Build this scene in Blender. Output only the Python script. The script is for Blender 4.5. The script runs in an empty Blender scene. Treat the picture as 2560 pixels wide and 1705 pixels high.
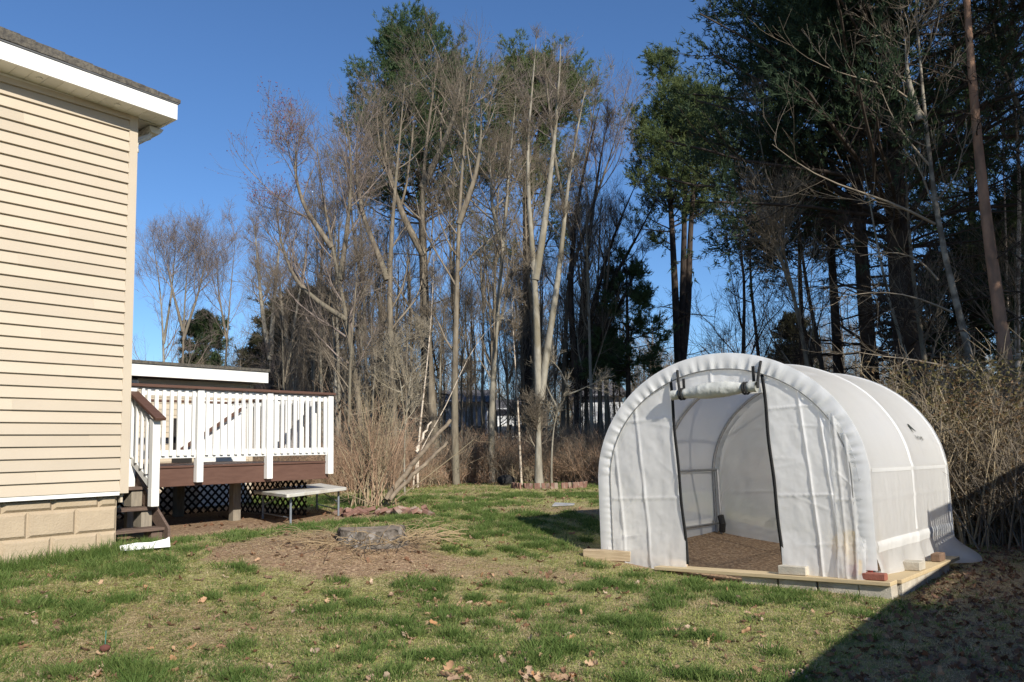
import bpy, bmesh, math, random
import numpy as np
from mathutils import Vector, Matrix

# ------------------------------------------------------------------ camera, sky, sun, exposure
SC = bpy.context.scene
COL = SC.collection
EYE = 1.55
PITCH, ROLL = math.radians(5.5), math.radians(1.08)
FPX, PPX, PPY, W0, H0 = 2010.0, 1280.0, 922.0, 2560.0, 1705.0
_fw = np.array([0, math.cos(PITCH), math.sin(PITCH)])
_up0 = np.array([0, -math.sin(PITCH), math.cos(PITCH)])
_ri0 = np.array([1.0, 0, 0])
_ri = _ri0 * math.cos(ROLL) - _up0 * math.sin(ROLL)
_up = _up0 * math.cos(ROLL) + _ri0 * math.sin(ROLL)
cd = bpy.data.cameras.new('camera')
cam = bpy.data.objects.new('camera', cd); COL.objects.link(cam)
cd.sensor_fit = 'HORIZONTAL'; cd.sensor_width = 36.0
cd.lens = 36.0 * FPX / W0
cd.shift_y = (PPY - H0 / 2) / W0
cd.clip_start = 0.05; cd.clip_end = 2000
m = Matrix.Identity(4)
for r in range(3):
    m[r][0] = _ri[r]; m[r][1] = _up[r]; m[r][2] = -_fw[r]
m[2][3] = EYE
cam.matrix_world = m
SC.camera = cam

SUN_AZ, SUN_EL = math.radians(150), math.radians(30)
world = bpy.data.worlds.new('World'); SC.world = world; world.use_nodes = True
wn = world.node_tree
sky = wn.nodes.new('ShaderNodeTexSky'); sky.sky_type = 'NISHITA'; sky.sun_disc = False
sky.sun_elevation = SUN_EL; sky.sun_rotation = SUN_AZ
sky.air_density = 1.0; sky.dust_density = 0.05; sky.ozone_density = 8.5; sky.altitude = 60
bg = wn.nodes['Background']; bg.inputs['Strength'].default_value = 0.108
wn.links.new(sky.outputs[0], bg.inputs['Color'])
sd = bpy.data.lights.new('sun', 'SUN'); sd.energy = 5.0; sd.angle = math.radians(0.53); sd.color = (1.0, 0.94, 0.84)
sun = bpy.data.objects.new('sun', sd); COL.objects.link(sun)
sdir = Vector((math.sin(SUN_AZ) * math.cos(SUN_EL), math.cos(SUN_AZ) * math.cos(SUN_EL), math.sin(SUN_EL)))
sun.rotation_euler = sdir.to_track_quat('Z', 'Y').to_euler(); sun.location = sdir * 40
vs = SC.view_settings
vs.view_transform = 'Standard'; vs.look = 'None'; vs.gamma = 1; vs.use_curve_mapping = False; vs.exposure = 0.36
SC.render.engine = 'CYCLES'
cy = SC.cycles
cy.max_bounces = 10; cy.diffuse_bounces = 8; cy.glossy_bounces = 2; cy.transmission_bounces = 8; cy.transparent_max_bounces = 10
cy.use_denoising = True; cy.denoiser = 'OPENIMAGEDENOISE'; cy.denoising_input_passes = 'RGB_ALBEDO_NORMAL'; cy.denoising_prefilter = 'NONE'
cy.caustics_reflective = False; cy.caustics_refractive = False

# ------------------------------------------------------------------ helpers
def atY(px, py, Y):
    d = _ri * (px - PPX) / FPX + _up * (PPY - py) / FPX + _fw
    return np.array([0, 0, EYE]) + d * (Y / d[1])

_rs = np.random.RandomState
def vnoise(x, y, s, seed):
    x = np.asarray(x, float) / s; y = np.asarray(y, float) / s
    xi = np.floor(x).astype(np.int64); yi = np.floor(y).astype(np.int64)
    fx = x - xi; fy = y - yi; fx = fx * fx * (3 - 2 * fx); fy = fy * fy * (3 - 2 * fy)
    def h(a, b):
        n = (a * 374761393 + b * 668265263 + seed * 982451653) & 0xffffffff
        n = ((n ^ (n >> 13)) * 1274126177) & 0xffffffff
        return ((n ^ (n >> 16)) & 0xffff) / 65535.0
    return (h(xi, yi) * (1 - fx) + h(xi + 1, yi) * fx) * (1 - fy) + (h(xi, yi + 1) * (1 - fx) + h(xi + 1, yi + 1) * fx) * fy
def fbm(x, y, s, seed):
    return 0.55 * vnoise(x, y, s, seed) + 0.3 * vnoise(x, y, s * .47, seed + 7) + 0.15 * vnoise(x, y, s * .21, seed + 13)
def sstep(a, b, v):
    t = np.clip((np.asarray(v, float) - a) / (b - a), 0, 1); return t * t * (3 - 2 * t)

STUMP = (-2.05, 10.1)
def G(x, y):
    x = np.asarray(x, float); y = np.asarray(y, float)
    d = y - 0.9 * (np.clip(x, -4.5, 7) + 1)
    g = 0.47 * sstep(6.0, 13.0, d)
    g = g + 0.03 * (fbm(x, y, 2.2, 3) - .5) * sstep(2, 4, y)
    r2 = ((x - STUMP[0]) / 1.3) ** 2 + ((y - STUMP[1]) / .9) ** 2
    g = g + 0.09 * np.exp(-r2 * 1.3)
    g = g + 0.5 * sstep(30, 60, y) * fbm(x, y, 14, 5)
    return g
def gz(x, y): return float(G(x, y))
def gp(px, py):
    d = _ri * (px - PPX) / FPX + _up * (PPY - py) / FPX + _fw
    lo, hi = 1.0, 200.0
    for _ in range(60):
        mid = (lo + hi) / 2; p = np.array([0, 0, EYE]) + d * mid
        if p[2] > gz(p[0], p[1]): lo = mid
        else: hi = mid
    p = np.array([0, 0, EYE]) + d * lo
    return (float(p[0]), float(p[1]), gz(p[0], p[1]))

MATS = {}
def M(name, c1, c2=None, scale=4.0, rough=.8, bump=0.0, bscale=60.0, spec=.25, stretch=(1, 1, 1), metal=0.0, lo=.35, hi=.65, c3=None, s3=1.0, detail=4.0):
    mt = bpy.data.materials.new(name); mt.use_nodes = True
    nt = mt.node_tree; b = nt.nodes['Principled BSDF']
    b.inputs['Roughness'].default_value = rough; b.inputs['Specular IOR Level'].default_value = spec; b.inputs['Metallic'].default_value = metal
    tc = nt.nodes.new('ShaderNodeTexCoord'); oi = nt.nodes.new('ShaderNodeObjectInfo')
    ad = nt.nodes.new('ShaderNodeVectorMath'); ad.operation = 'MULTIPLY_ADD'
    nt.links.new(tc.outputs['Object'], ad.inputs[0]); ad.inputs[1].default_value = stretch
    sc_ = nt.nodes.new('ShaderNodeMath'); sc_.operation = 'MULTIPLY'; sc_.inputs[1].default_value = 57.0
    nt.links.new(oi.outputs['Random'], sc_.inputs[0]); nt.links.new(sc_.outputs[0], ad.inputs[2])
    vec = ad.outputs[0]
    if c2 is None: c2 = tuple(c * .82 for c in c1)
    def noise(s, det=detail):
        n = nt.nodes.new('ShaderNodeTexNoise'); n.inputs['Scale'].default_value = s; n.inputs['Detail'].default_value = det
        nt.links.new(vec, n.inputs['Vector']); return n
    n = noise(scale)
    cr = nt.nodes.new('ShaderNodeValToRGB'); cr.color_ramp.elements[0].position = lo; cr.color_ramp.elements[1].position = hi
    cr.color_ramp.elements[0].color = (*c1, 1); cr.color_ramp.elements[1].color = (*c2, 1)
    nt.links.new(n.outputs['Fac'], cr.inputs['Fac']); out = cr.outputs['Color']
    if c3:
        n3 = noise(s3); cr3 = nt.nodes.new('ShaderNodeValToRGB'); cr3.color_ramp.elements[0].position = .52; cr3.color_ramp.elements[1].position = .62
        mx = nt.nodes.new('ShaderNodeMix'); mx.data_type = 'RGBA'
        nt.links.new(n3.outputs['Fac'], cr3.inputs['Fac']); nt.links.new(cr3.outputs['Color'], mx.inputs['Factor'])
        nt.links.new(out, mx.inputs['A']); mx.inputs['B'].default_value = (*c3, 1); out = mx.outputs['Result']
    # gentle per-object brightness change
    hs = nt.nodes.new('ShaderNodeHueSaturation'); mr = nt.nodes.new('ShaderNodeMapRange')
    mr.inputs['To Min'].default_value = .93; mr.inputs['To Max'].default_value = 1.07
    nt.links.new(oi.outputs['Random'], mr.inputs['Value']); nt.links.new(mr.outputs[0], hs.inputs['Value']); nt.links.new(out, hs.inputs['Color'])
    nt.links.new(hs.outputs[0], b.inputs['Base Color'])
    if bump:
        nb = noise(bscale, 3.0); bp = nt.nodes.new('ShaderNodeBump'); bp.inputs['Strength'].default_value = bump; bp.inputs['Distance'].default_value = .02
        nt.links.new(nb.outputs['Fac'], bp.inputs['Height']); nt.links.new(bp.outputs[0], b.inputs['Normal'])
    MATS[name] = mt; return mt

def mesh_np(name, V, quads=None, tris=None, mats=(), qmat=None, tmat=None, smooth=False):
    V = np.asarray(V, np.float32).reshape(-1, 3)
    Q = np.zeros((0, 4), np.int32) if quads is None else np.asarray(quads, np.int32).reshape(-1, 4)
    T = np.zeros((0, 3), np.int32) if tris is None else np.asarray(tris, np.int32).reshape(-1, 3)
    me = bpy.data.meshes.new(name)
    me.vertices.add(len(V)); me.vertices.foreach_set('co', V.ravel())
    nl = len(Q) * 4 + len(T) * 3
    me.loops.add(nl); me.loops.foreach_set('vertex_index', np.concatenate([Q.ravel(), T.ravel()]))
    me.polygons.add(len(Q) + len(T))
    ls = np.concatenate([np.arange(len(Q)) * 4, len(Q) * 4 + np.arange(len(T)) * 3]).astype(np.int32)
    me.polygons.foreach_set('loop_start', ls)
    mi = np.concatenate([np.zeros(len(Q), np.int32) if qmat is None else np.broadcast_to(qmat, len(Q)), np.zeros(len(T), np.int32) if tmat is None else np.broadcast_to(tmat, len(T))]).astype(np.int32)
    for x in mats: me.materials.append(x)
    me.polygons.foreach_set('material_index', mi)
    if smooth: me.polygons.foreach_set('use_smooth', np.ones(len(Q) + len(T), bool))
    me.update(calc_edges=True); me.validate()
    return me

def link(name, me, parent=None, loc=(0, 0, 0), rot=(0, 0, 0)):
    o = bpy.data.objects.new(name, me); COL.objects.link(o)
    o.location = loc; o.rotation_euler = rot
    if parent is not None: o.parent = parent
    return o
def tag(o, label=None, cat=None, group=None, kind=None):
    if label: o['label'] = label
    if cat: o['category'] = cat
    if group: o['group'] = group
    if kind: o['kind'] = kind
    return o
def thing(name, label, cat, loc=(0, 0, 0), rot=(0, 0, 0), group=None):
    return tag(link(name, None, None, loc, rot), label, cat, group)

class MB:
    def __init__(s): s.v = []; s.f = []
    def add(s, vs_, fs):
        k = len(s.v); s.v += [tuple(map(float, p)) for p in vs_]; s.f += [tuple(i + k for i in f) for f in fs]; return s
    def box(s, x0, x1, y0, y1, z0, z1):
        return s.add([(x0, y0, z0), (x1, y0, z0), (x1, y1, z0), (x0, y1, z0), (x0, y0, z1), (x1, y0, z1), (x1, y1, z1), (x0, y1, z1)],
                     [(0, 3, 2, 1), (4, 5, 6, 7), (0, 1, 5, 4), (1, 2, 6, 5), (2, 3, 7, 6), (3, 0, 4, 7)])
    def prism(s, poly, axis, a, b):
        def P(p, t):
            if axis == 0: return (t, p[0], p[1])
            if axis == 1: return (p[0], t, p[1])
            return (p[0], p[1], t)
        n = len(poly)
        return s.add([P(p, a) for p in poly] + [P(p, b) for p in poly],
                     [tuple(range(n)), tuple(range(2 * n - 1, n - 1, -1))] + [(i, i + n, (i + 1) % n + n, (i + 1) % n) for i in range(n)])
    def tube(s, pts, rad, sides=8):
        P = np.array(pts, float)[None]; R = np.broadcast_to(np.asarray(rad, float), (len(pts),))[None]
        V, Q = tubes(P, R, sides); n = len(pts)
        s.add(V, Q.tolist())
        k = len(s.v) - len(V)
        s.f.append(tuple(k + i for i in range(sides))[::-1]); s.f.append(tuple(k + (n - 1) * sides + i for i in range(sides))); return s
    def mesh(s, name, mat, smooth=False, bevel=0):
        me = bpy.data.meshes.new(name); me.from_pydata(s.v, [], s.f)
        bm = bmesh.new(); bm.from_mesh(me); bmesh.ops.recalc_face_normals(bm, faces=bm.faces)
        if bevel: bmesh.ops.bevel(bm, geom=list(bm.edges), offset=bevel, segments=1, affect='EDGES')
        bm.to_mesh(me); bm.free()
        for x in (mat if isinstance(mat, (list, tuple)) else [mat]): me.materials.append(x)
        if smooth:
            for p in me.polygons: p.use_smooth = True
        me.update(); return me
    def build(s, name, mat, parent=None, loc=(0, 0, 0), rot=(0, 0, 0), smooth=False, bevel=0):
        return link(name, s.mesh(name, mat, smooth, bevel), parent, loc, rot)

_cache = {}
def piece(name, dims, loc, mat, parent, rot=(0, 0, 0), bevel=0.0):
    """a box part centred at loc; alike pieces share mesh data"""
    key = (name, tuple(round(d, 4) for d in dims), mat.name, bevel)
    if key not in _cache:
        a, b, c = dims
        _cache[key] = MB().box(-a / 2, a / 2, -b / 2, b / 2, -c / 2, c / 2).mesh(name, mat, bevel=bevel)
    return link(name, _cache[key], parent, loc, rot)

def tubes(P, R, sides):
    """P (B,n,3), R (B,n) -> verts, quads"""
    B, n, _ = P.shape
    T = np.gradient(P, axis=1); T /= np.linalg.norm(T, axis=2, keepdims=True) + 1e-9
    ref = np.array([.31, .87, .19]); ref /= np.linalg.norm(ref)
    a = np.cross(T, ref); la = np.linalg.norm(a, axis=2, keepdims=True); a = np.where(la < .05, np.cross(T, np.array([1., 0, 0])), a)
    a /= np.linalg.norm(a, axis=2, keepdims=True) + 1e-9
    b = np.cross(T, a)
    th = np.arange(sides) * 2 * np.pi / sides
    V = P[:, :, None, :] + R[:, :, None, None] * (np.cos(th)[None, None, :, None] * a[:, :, None, :] + np.sin(th)[None, None, :, None] * b[:, :, None, :])
    bi = np.arange(B)[:, None, None] * n * sides; ii = np.arange(n - 1)[None, :, None] * sides; kk = np.arange(sides)[None, None, :]; k2 = (kk + 1) % sides
    Q = np.stack([bi + ii + kk, bi + ii + k2, bi + ii + sides + k2, bi + ii + sides + kk], -1).reshape(-1, 4)
    return V.reshape(-1, 3), Q

def grid_mesh(name, V, mats, smooth=True):
    n, k, _ = V.shape
    i = np.arange(n - 1)[:, None] * k + np.arange(k - 1)[None]
    Q = np.stack([i, i + 1, i + k + 1, i + k], -1).reshape(-1, 4)
    return mesh_np(name, V.reshape(-1, 3), Q, mats=mats, smooth=smooth)

PROTO = {}
def scatter(name, pts, rot, scale, idx, protos, cname):
    """one object whose geometry nodes put the prototype meshes on its points"""
    coll = bpy.data.collections.new(cname)
    for k, me in enumerate(protos):
        coll.objects.link(bpy.data.objects.new('%s_%02d' % (cname, k), me))
    me = bpy.data.meshes.new(name); me.vertices.add(len(pts)); me.vertices.foreach_set('co', np.asarray(pts, np.float32).ravel())
    a = me.attributes.new('rot', 'FLOAT_VECTOR', 'POINT'); a.data.foreach_set('vector', np.asarray(rot, np.float32).ravel())
    a = me.attributes.new('scl', 'FLOAT_VECTOR', 'POINT'); a.data.foreach_set('vector', np.asarray(scale, np.float32).ravel())
    a = me.attributes.new('idx', 'INT', 'POINT'); a.data.foreach_set('value', np.asarray(idx, np.int32))
    o = link(name, me)
    ng = bpy.data.node_groups.new(name + '_nodes', 'GeometryNodeTree')
    ng.interface.new_socket('Geometry', in_out='INPUT', socket_type='NodeSocketGeometry')
    ng.interface.new_socket('Geometry', in_out='OUTPUT', socket_type='NodeSocketGeometry')
    N = ng.nodes.new; L = ng.links.new
    gi = N('NodeGroupInput'); go = N('NodeGroupOutput'); mp = N('GeometryNodeMeshToPoints'); ip = N('GeometryNodeInstanceOnPoints')
    ci = N('GeometryNodeCollectionInfo'); ci.inputs['Collection'].default_value = coll; ci.inputs['Separate Children'].default_value = True; ci.inputs['Reset Children'].default_value = True
    def na(nm, ty):
        n = N('GeometryNodeInputNamedAttribute'); n.data_type = ty; n.inputs['Name'].default_value = nm; return n.outputs['Attribute']
    er = N('FunctionNodeEulerToRotation')
    L(gi.outputs[0], mp.inputs[0]); L(mp.outputs[0], ip.inputs['Points']); L(ci.outputs[0], ip.inputs['Instance'])
    ip.inputs['Pick Instance'].default_value = True
    L(na('idx', 'INT'), ip.inputs['Instance Index']); L(na('rot', 'FLOAT_VECTOR'), er.inputs[0]); L(er.outputs[0], ip.inputs['Rotation']); L(na('scl', 'FLOAT_VECTOR'), ip.inputs['Scale'])
    L(ip.outputs[0], go.inputs[0])
    md = o.modifiers.new('scatter', 'NODES'); md.node_group = ng
    return o

# ------------------------------------------------------------------ materials
siding = M('vinyl_siding', (.495, .42, .32), (.468, .397, .302), 1.5, .55, .05, 30, .3)
white = M('white_paint', (.80, .79, .76), (.74, .73, .69), 3, .55, .03, 40, .3)
soffitw = M('soffit_white', (.72, .71, .67), (.66, .65, .60), 4, .6)
blockm = M('painted_block', (.43, .345, .24), (.39, .31, .215), 5, .85, .35, 45, .2, c3=(.39, .31, .21), s3=2.2)
shingle = M('asphalt_shingle', (.065, .06, .055), (.14, .125, .10), 30, .95, .5, 120)
shingle_b = M('brown_shingle', (.16, .13, .10), (.10, .085, .07), 22, .95, .5, 120)
brown = M('brown_stain', (.115, .062, .045), (.095, .05, .036), 5, .6, .1, 50, .25, stretch=(1, 6, 6))
darkwood = M('weathered_tread', (.16, .11, .085), (.10, .07, .055), 8, .85, .3, 40, stretch=(1, 7, 7))
greywood = M('grey_lumber', (.30, .26, .20), (.22, .19, .15), 6, .85, .3, 40, stretch=(5, 5, 1))
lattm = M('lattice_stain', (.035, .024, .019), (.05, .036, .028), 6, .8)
darkin = M('dark_interior', (.03, .027, .025), None, 3, .9)
yplank = M('new_lumber', (.54, .43, .26), (.47, .36, .21), 5, .7, .12, 30, .25, stretch=(1, 9, 9))
paver = M('concrete_paver', (.54, .49, .40), (.45, .41, .335), 7, .92, .35, 70, c3=(.38, .33, .26), s3=3)
brickm = M('red_brick', (.30, .115, .08), (.24, .09, .065), 9, .9, .35, 80)
gbrick = M('garden_brick', (.25, .14, .105), (.17, .095, .075), 6, .9, .35, 60, c3=(.30, .23, .18), s3=4)
steel = M('galvanised_tube', (.42, .42, .42), (.34, .34, .34), 20, .4, 0, 1, .5, metal=.7)
tlegm = M('grey_leg', (.20, .22, .25), (.16, .18, .20), 12, .45, 0, 1, .5)
tabm = M('table_plastic', (.66, .64, .58), (.58, .55, .48), 4, .5, .05, 60, .4, c3=(.50, .46, .38), s3=2.5)
blackm = M('black_webbing', (.018, .018, .018), (.028, .027, .026), 20, .8)
stumpm = M('stump_bark', (.17, .145, .12), (.08, .068, .055), 16, .95, 1.0, 26, c3=(.25, .225, .20), s3=11)
logm = M('dead_log', (.25, .20, .145), (.14, .11, .08), 9, .95, .4, 40)
redvinyl = M('white_vinyl_scrap', (.74, .73, .70), None, 4, .5)
hosebl = M('blue_plastic', (.02, .05, .28), None, 8, .4, 0, 1, .5)
yellowm = M('yellow_bag', (.85, .55, .05), (.78, .48, .05), 6, .6)
redbag = M('red_bag', (.55, .07, .06), None, 6, .6)
pumpk = M('gourd', (.42, .38, .22), (.12, .12, .05), 3, .6)
terra = M('terracotta', (.26, .09, .05), None, 8, .8)
bark_g = M('bark_grey_brown', (.235, .20, .15), (.13, .108, .082), 11, .95, 1.0, 30, .1, stretch=(1, 1, .22), c3=(.18, .16, .12), s3=2.4)
bark_p = M('bark_pale', (.31, .285, .23), (.205, .185, .15), 8, .95, .5, 22, .1, stretch=(1, 1, .4), c3=(.20, .175, .125), s3=3.0)
bark_b = M('bark_birch', (.62, .54, .44), (.46, .38, .30), 8, .85, .3, 20, .1, stretch=(.6, .6, 3), c3=(.22, .17, .13), s3=3.0)
bark_d = M('bark_dark_pine', (.075, .058, .047), (.04, .032, .027), 10, .95, .8, 20, .1, stretch=(1, 1, .3))
bark_r = M('bark_red_pine', (.36, .215, .14), (.19, .125, .09), 6, .95, .7, 18, .1, stretch=(1, 1, .45))
twig_g = M('twig_brown', (.25, .21, .16), (.185, .152, .115), 2, .95, 0, 1, .1)
twig_p = M('twig_pale', (.38, .33, .25), (.29, .25, .185), 2, .95, 0, 1, .1)
twig_v = M('twig_mauve', (.27, .22, .19), (.21, .17, .145), 2, .95, 0, 1, .1)
twig_d = M('twig_dark', (.075, .06, .05), (.05, .04, .034), 2, .95, 0, 1, .1)
twig_r = M('twig_reddish', (.44, .30, .205), (.34, .225, .15), 2, .95, 0, 1, .1)
twig_t = M('twig_tan', (.43, .35, .23), (.31, .25, .165), 2, .95, 0, 1, .1)
budm = M('red_buds', (.24, .085, .085), (.18, .07, .065), 2, .9, 0, 1, .1)

def leafmat(name, c1, c2, tr=.42):
    mt = M(name, c1, c2, .9, .7, 0, 1, .2, lo=.3, hi=.7)
    nt = mt.node_tree; b = nt.nodes['Principled BSDF']; o = nt.nodes['Material Output']
    t = nt.nodes.new('ShaderNodeBsdfTranslucent'); mx = nt.nodes.new('ShaderNodeMixShader'); mx.inputs[0].default_value = tr
    src = b.inputs['Base Color'].links[0].from_socket
    nt.links.new(src, t.inputs['Color']); nt.links.new(b.outputs[0], mx.inputs[1]); nt.links.new(t.outputs[0], mx.inputs[2]); nt.links.new(mx.outputs[0], o.inputs['Surface'])
    return mt
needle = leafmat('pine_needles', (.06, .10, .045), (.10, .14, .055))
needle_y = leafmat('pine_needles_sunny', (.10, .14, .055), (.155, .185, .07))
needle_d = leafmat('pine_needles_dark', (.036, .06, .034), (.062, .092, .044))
needle_b = leafmat('hemlock_needles', (.05, .055, .030), (.075, .07, .038))
def rand_ramp(mt, cols):
    """pick a colour per scattered piece"""
    nt = mt.node_tree; b = nt.nodes['Principled BSDF']
    oi = nt.nodes.new('ShaderNodeObjectInfo'); cr = nt.nodes.new('ShaderNodeValToRGB')
    el = cr.color_ramp.elements
    while len(el) < len(cols): el.new(.5)
    for k, c in enumerate(cols): el[k].position = k / (len(cols) - 1); el[k].color = (*c, 1)
    nt.links.new(oi.outputs['Random'], cr.inputs['Fac'])
    for l in list(b.inputs['Base Color'].links): nt.links.remove(l)
    nt.links.new(cr.outputs[0], b.inputs['Base Color'])
    for n in nt.nodes:
        if n.type == 'BSDF_TRANSLUCENT': nt.links.new(cr.outputs[0], n.inputs['Color'])
    return mt
gr_l = rand_ramp(leafmat('grass_lush', (.06, .12, .02), (.07, .12, .02)), [(.085, .15, .035), (.13, .20, .05), (.20, .26, .08), (.10, .165, .04)])
gr_s = rand_ramp(leafmat('grass_short', (.10, .14, .03), (.1, .14, .03)), [(.34, .385, .12), (.46, .46, .17), (.27, .345, .095), (.58, .52, .25)])
gr_d = rand_ramp(leafmat('grass_dry', (.3, .22, .1), (.3, .22, .1)), [(.62, .50, .30), (.48, .37, .21), (.70, .59, .38), (.42, .31, .18)])
oakm = rand_ramp(leafmat('oak_leaf', (.3, .18, .09), (.3, .18, .09), .2), [(.42, .25, .13), (.52, .36, .23), (.33, .21, .13), (.55, .42, .31), (.46, .24, .11), (.38, .28, .20)])
littm = rand_ramp(leafmat('leaf_litter', (.2, .1, .06), (.2, .1, .06), .2), [(.20, .105, .06), (.28, .16, .10), (.14, .08, .05), (.30, .20, .13)])

def fabric(name, col, trans, clear, folds=True):
    mt = bpy.data.materials.new(name); mt.use_nodes = True; nt = mt.node_tree
    b = nt.nodes['Principled BSDF']; o = nt.nodes['Material Output']
    b.inputs['Base Color'].default_value = (*col, 1); b.inputs['Roughness'].default_value = .30; b.inputs['Specular IOR Level'].default_value = .6
    t = nt.nodes.new('ShaderNodeBsdfTranslucent'); t.inputs['Color'].default_value = (*col, 1)
    tp = nt.nodes.new('ShaderNodeBsdfTransparent'); tp.inputs['Color'].default_value = (.95, .95, .95, 1)
    m1 = nt.nodes.new('ShaderNodeMixShader'); m1.inputs[0].default_value = trans
    m2 = nt.nodes.new('ShaderNodeMixShader'); m2.inputs[0].default_value = clear
    L = nt.links.new
    L(b.outputs[0], m1.inputs[1]); L(t.outputs[0], m1.inputs[2]); L(m1.outputs[0], m2.inputs[1]); L(tp.outputs[0], m2.inputs[2]); L(m2.outputs[0], o.inputs['Surface'])
    tc = nt.nodes.new('ShaderNodeTexCoord')
    n = nt.nodes.new('ShaderNodeTexNoise'); n.inputs['Scale'].default_value = 4.5; n.inputs['Detail'].default_value = 4; n.inputs['Distortion'].default_value = 1.2
    L(tc.outputs['Object'], n.inputs['Vector'])
    bp = nt.nodes.new('ShaderNodeBump'); bp.inputs['Strength'].default_value = .07; bp.inputs['Distance'].default_value = .03
    L(n.outputs['Fac'], bp.inputs['Height']); L(bp.outputs[0], b.inputs['Normal']); L(bp.outputs[0], t.inputs['Normal'])
    MATS[name] = mt; return mt
film = fabric('greenhouse_film', (.95, .94, .905), .52, .17)
film_f = fabric('greenhouse_front_film', (.97, .96, .925), .36, .18)
film_c = fabric('greenhouse_flap_film', (.97, .96, .925), .36, .38)
film_in = fabric('greenhouse_film_double', (.86, .86, .84), .30, .02)
film_s = fabric('greenhouse_sleeve', (.88, .87, .84), .22, .0)

# ------------------------------------------------------------------ ground
def stretch_axis(core0, core1, step, far0, far1):
    a = list(np.arange(core0, core1 + 1e-6, step)); s = step; x = core1
    while x < far1: s *= 1.22; x += s; a.append(x)
    s = step; x = core0; pre = []
    while x > far0: s *= 1.22; x -= s; pre.append(x)
    return np.array(pre[::-1] + a)
gx = stretch_axis(-7.0, 8.0, .11, -420, 420); gy = stretch_axis(3.2, 15.0, .11, -60, 700)
XX, YY = np.meshgrid(gx, gy, indexing='xy')
GH_O = (2.355, 9.27); GH_A = math.radians(-41)
_gc, _gs = math.cos(GH_A), math.sin(GH_A)
def gh_local(x, y):
    dx, dy = x - GH_O[0], y - GH_O[1]
    return dx * _gc + dy * _gs, -dx * _gs + dy * _gc
def zone_bare(x, y):
    """0..1 bare soil"""
    nz = fbm(x, y, .8, 21) - .5
    e = ((x - STUMP[0] - .10) / 1.6) ** 2 + ((y - STUMP[1] + .5) / 1.12) ** 2
    nf = fbm(x, y, .33, 25) - .5
    b1 = sstep(1.25, .6, e + nz * 1.5 + nf * 1.6)
    e2 = ((x + .2) / 1.9) ** 2 + ((y - 9.3) / .55) ** 2
    b2 = .7 * sstep(1.1, .5, e2 + nz * 1.6)
    lx, ly = gh_local(x, y)
    b3 = sstep(1.80, 1.62, np.abs(lx)) * sstep(-.16, -.06, ly) * sstep(3.3, 3.1, ly)
    b4 = sstep(1.7, 2.0, lx) * sstep(-.9, 0.3, ly + nz * 1.0 + .25 * (lx - 2)) * .85
    b5 = .6 * sstep(.55, .75, nf * .35 + fbm(x, y, 1.4, 41)) * sstep(-1, -2, x) * sstep(8.2, 7.2, y)
    hx = (x + 4.41) * .6307 + (y - 9.2) * .776; hy = -(x + 4.41) * .776 + (y - 9.2) * .6307
    b6 = sstep(-.1, .15, hx) * sstep(.3, .7, hy + nz * .4) * sstep(5.2, 4.6, hx)
    b7 = .8 * sstep(.9, .3, np.hypot((x - 1.2) / 1.4, (y - 13.9) / .5) + nz)
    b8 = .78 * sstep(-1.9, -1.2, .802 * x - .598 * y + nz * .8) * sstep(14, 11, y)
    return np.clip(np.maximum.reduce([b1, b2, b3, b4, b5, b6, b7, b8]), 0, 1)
def wood_edge(x):
    return np.interp(x, [-30, -8, -4.3, -1.5, 1.5, 3.5, 5.0, 6.5, 9, 30], [17, 18.5, 20.5, 24.5, 23.6, 21.5, 16.5, 12.6, 12.0, 10])
def zone_wood(x, y):
    return sstep(-.7, .8, y - wood_edge(x) + (fbm(x, y, 1.5, 33) - .5) * 1.6)
ZZ = G(XX, YY)
V = np.stack([XX, YY, ZZ], -1)
gme = grid_mesh('ground', V, [])
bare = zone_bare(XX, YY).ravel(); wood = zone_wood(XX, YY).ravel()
green = np.clip(fbm(XX, YY, 1.1, 51) * 1.25 - .1 + .25 * sstep(6, 14, YY) * 0, 0, 1).ravel()
ca = gme.color_attributes.new('zones', 'FLOAT_COLOR', 'POINT')
ca.data.foreach_set('color', np.stack([bare, wood, green, np.ones_like(bare)], -1).astype(np.float32).ravel())
gm = bpy.data.materials.new('lawn_and_soil'); gm.use_nodes = True
nt = gm.node_tree; L = nt.links.new; b = nt.nodes['Principled BSDF']; b.inputs['Roughness'].default_value = .95; b.inputs['Specular IOR Level'].default_value = .1
va = nt.nodes.new('ShaderNodeVertexColor'); va.layer_name = 'zones'; sp = nt.nodes.new('ShaderNodeSeparateColor'); L(va.outputs[0], sp.inputs[0])
tc = nt.nodes.new('ShaderNodeTexCoord')
def nz(s, d=6):
    n = nt.nodes.new('ShaderNodeTexNoise'); n.inputs['Scale'].default_value = s; n.inputs['Detail'].default_value = d; L(tc.outputs['Object'], n.inputs['Vector']); return n.outputs['Fac']
def ramp(f, stops):
    c = nt.nodes.new('ShaderNodeValToRGB'); el = c.color_ramp.elements
    while len(el) < len(stops): el.new(.5)
    for k, (p, col) in enumerate(stops): el[k].position = p; el[k].color = (*col, 1)
    L(f, c.inputs['Fac']); return c.outputs[0]
def mix(f, a, c):
    x = nt.nodes.new('ShaderNodeMix'); x.data_type = 'RGBA'; L(f, x.inputs['Factor']); L(a, x.inputs['A']); L(c, x.inputs['B']); return x.outputs['Result']
thatch = ramp(nz(38), [(.3, (.20, .165, .08)), (.5, (.38, .33, .16)), (.72, (.55, .46, .26))])
grn = ramp(nz(30), [(.3, (.13, .14, .05)), (.55, (.24, .25, .085)), (.75, (.40, .36, .17))])
lawn = mix(sp.outputs['Blue'], thatch, grn)
soil = ramp(nz(26), [(.25, (.14, .088, .055)), (.5, (.28, .188, .118)), (.66, (.43, .31, .195)), (.8, (.58, .45, .29))])
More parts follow.
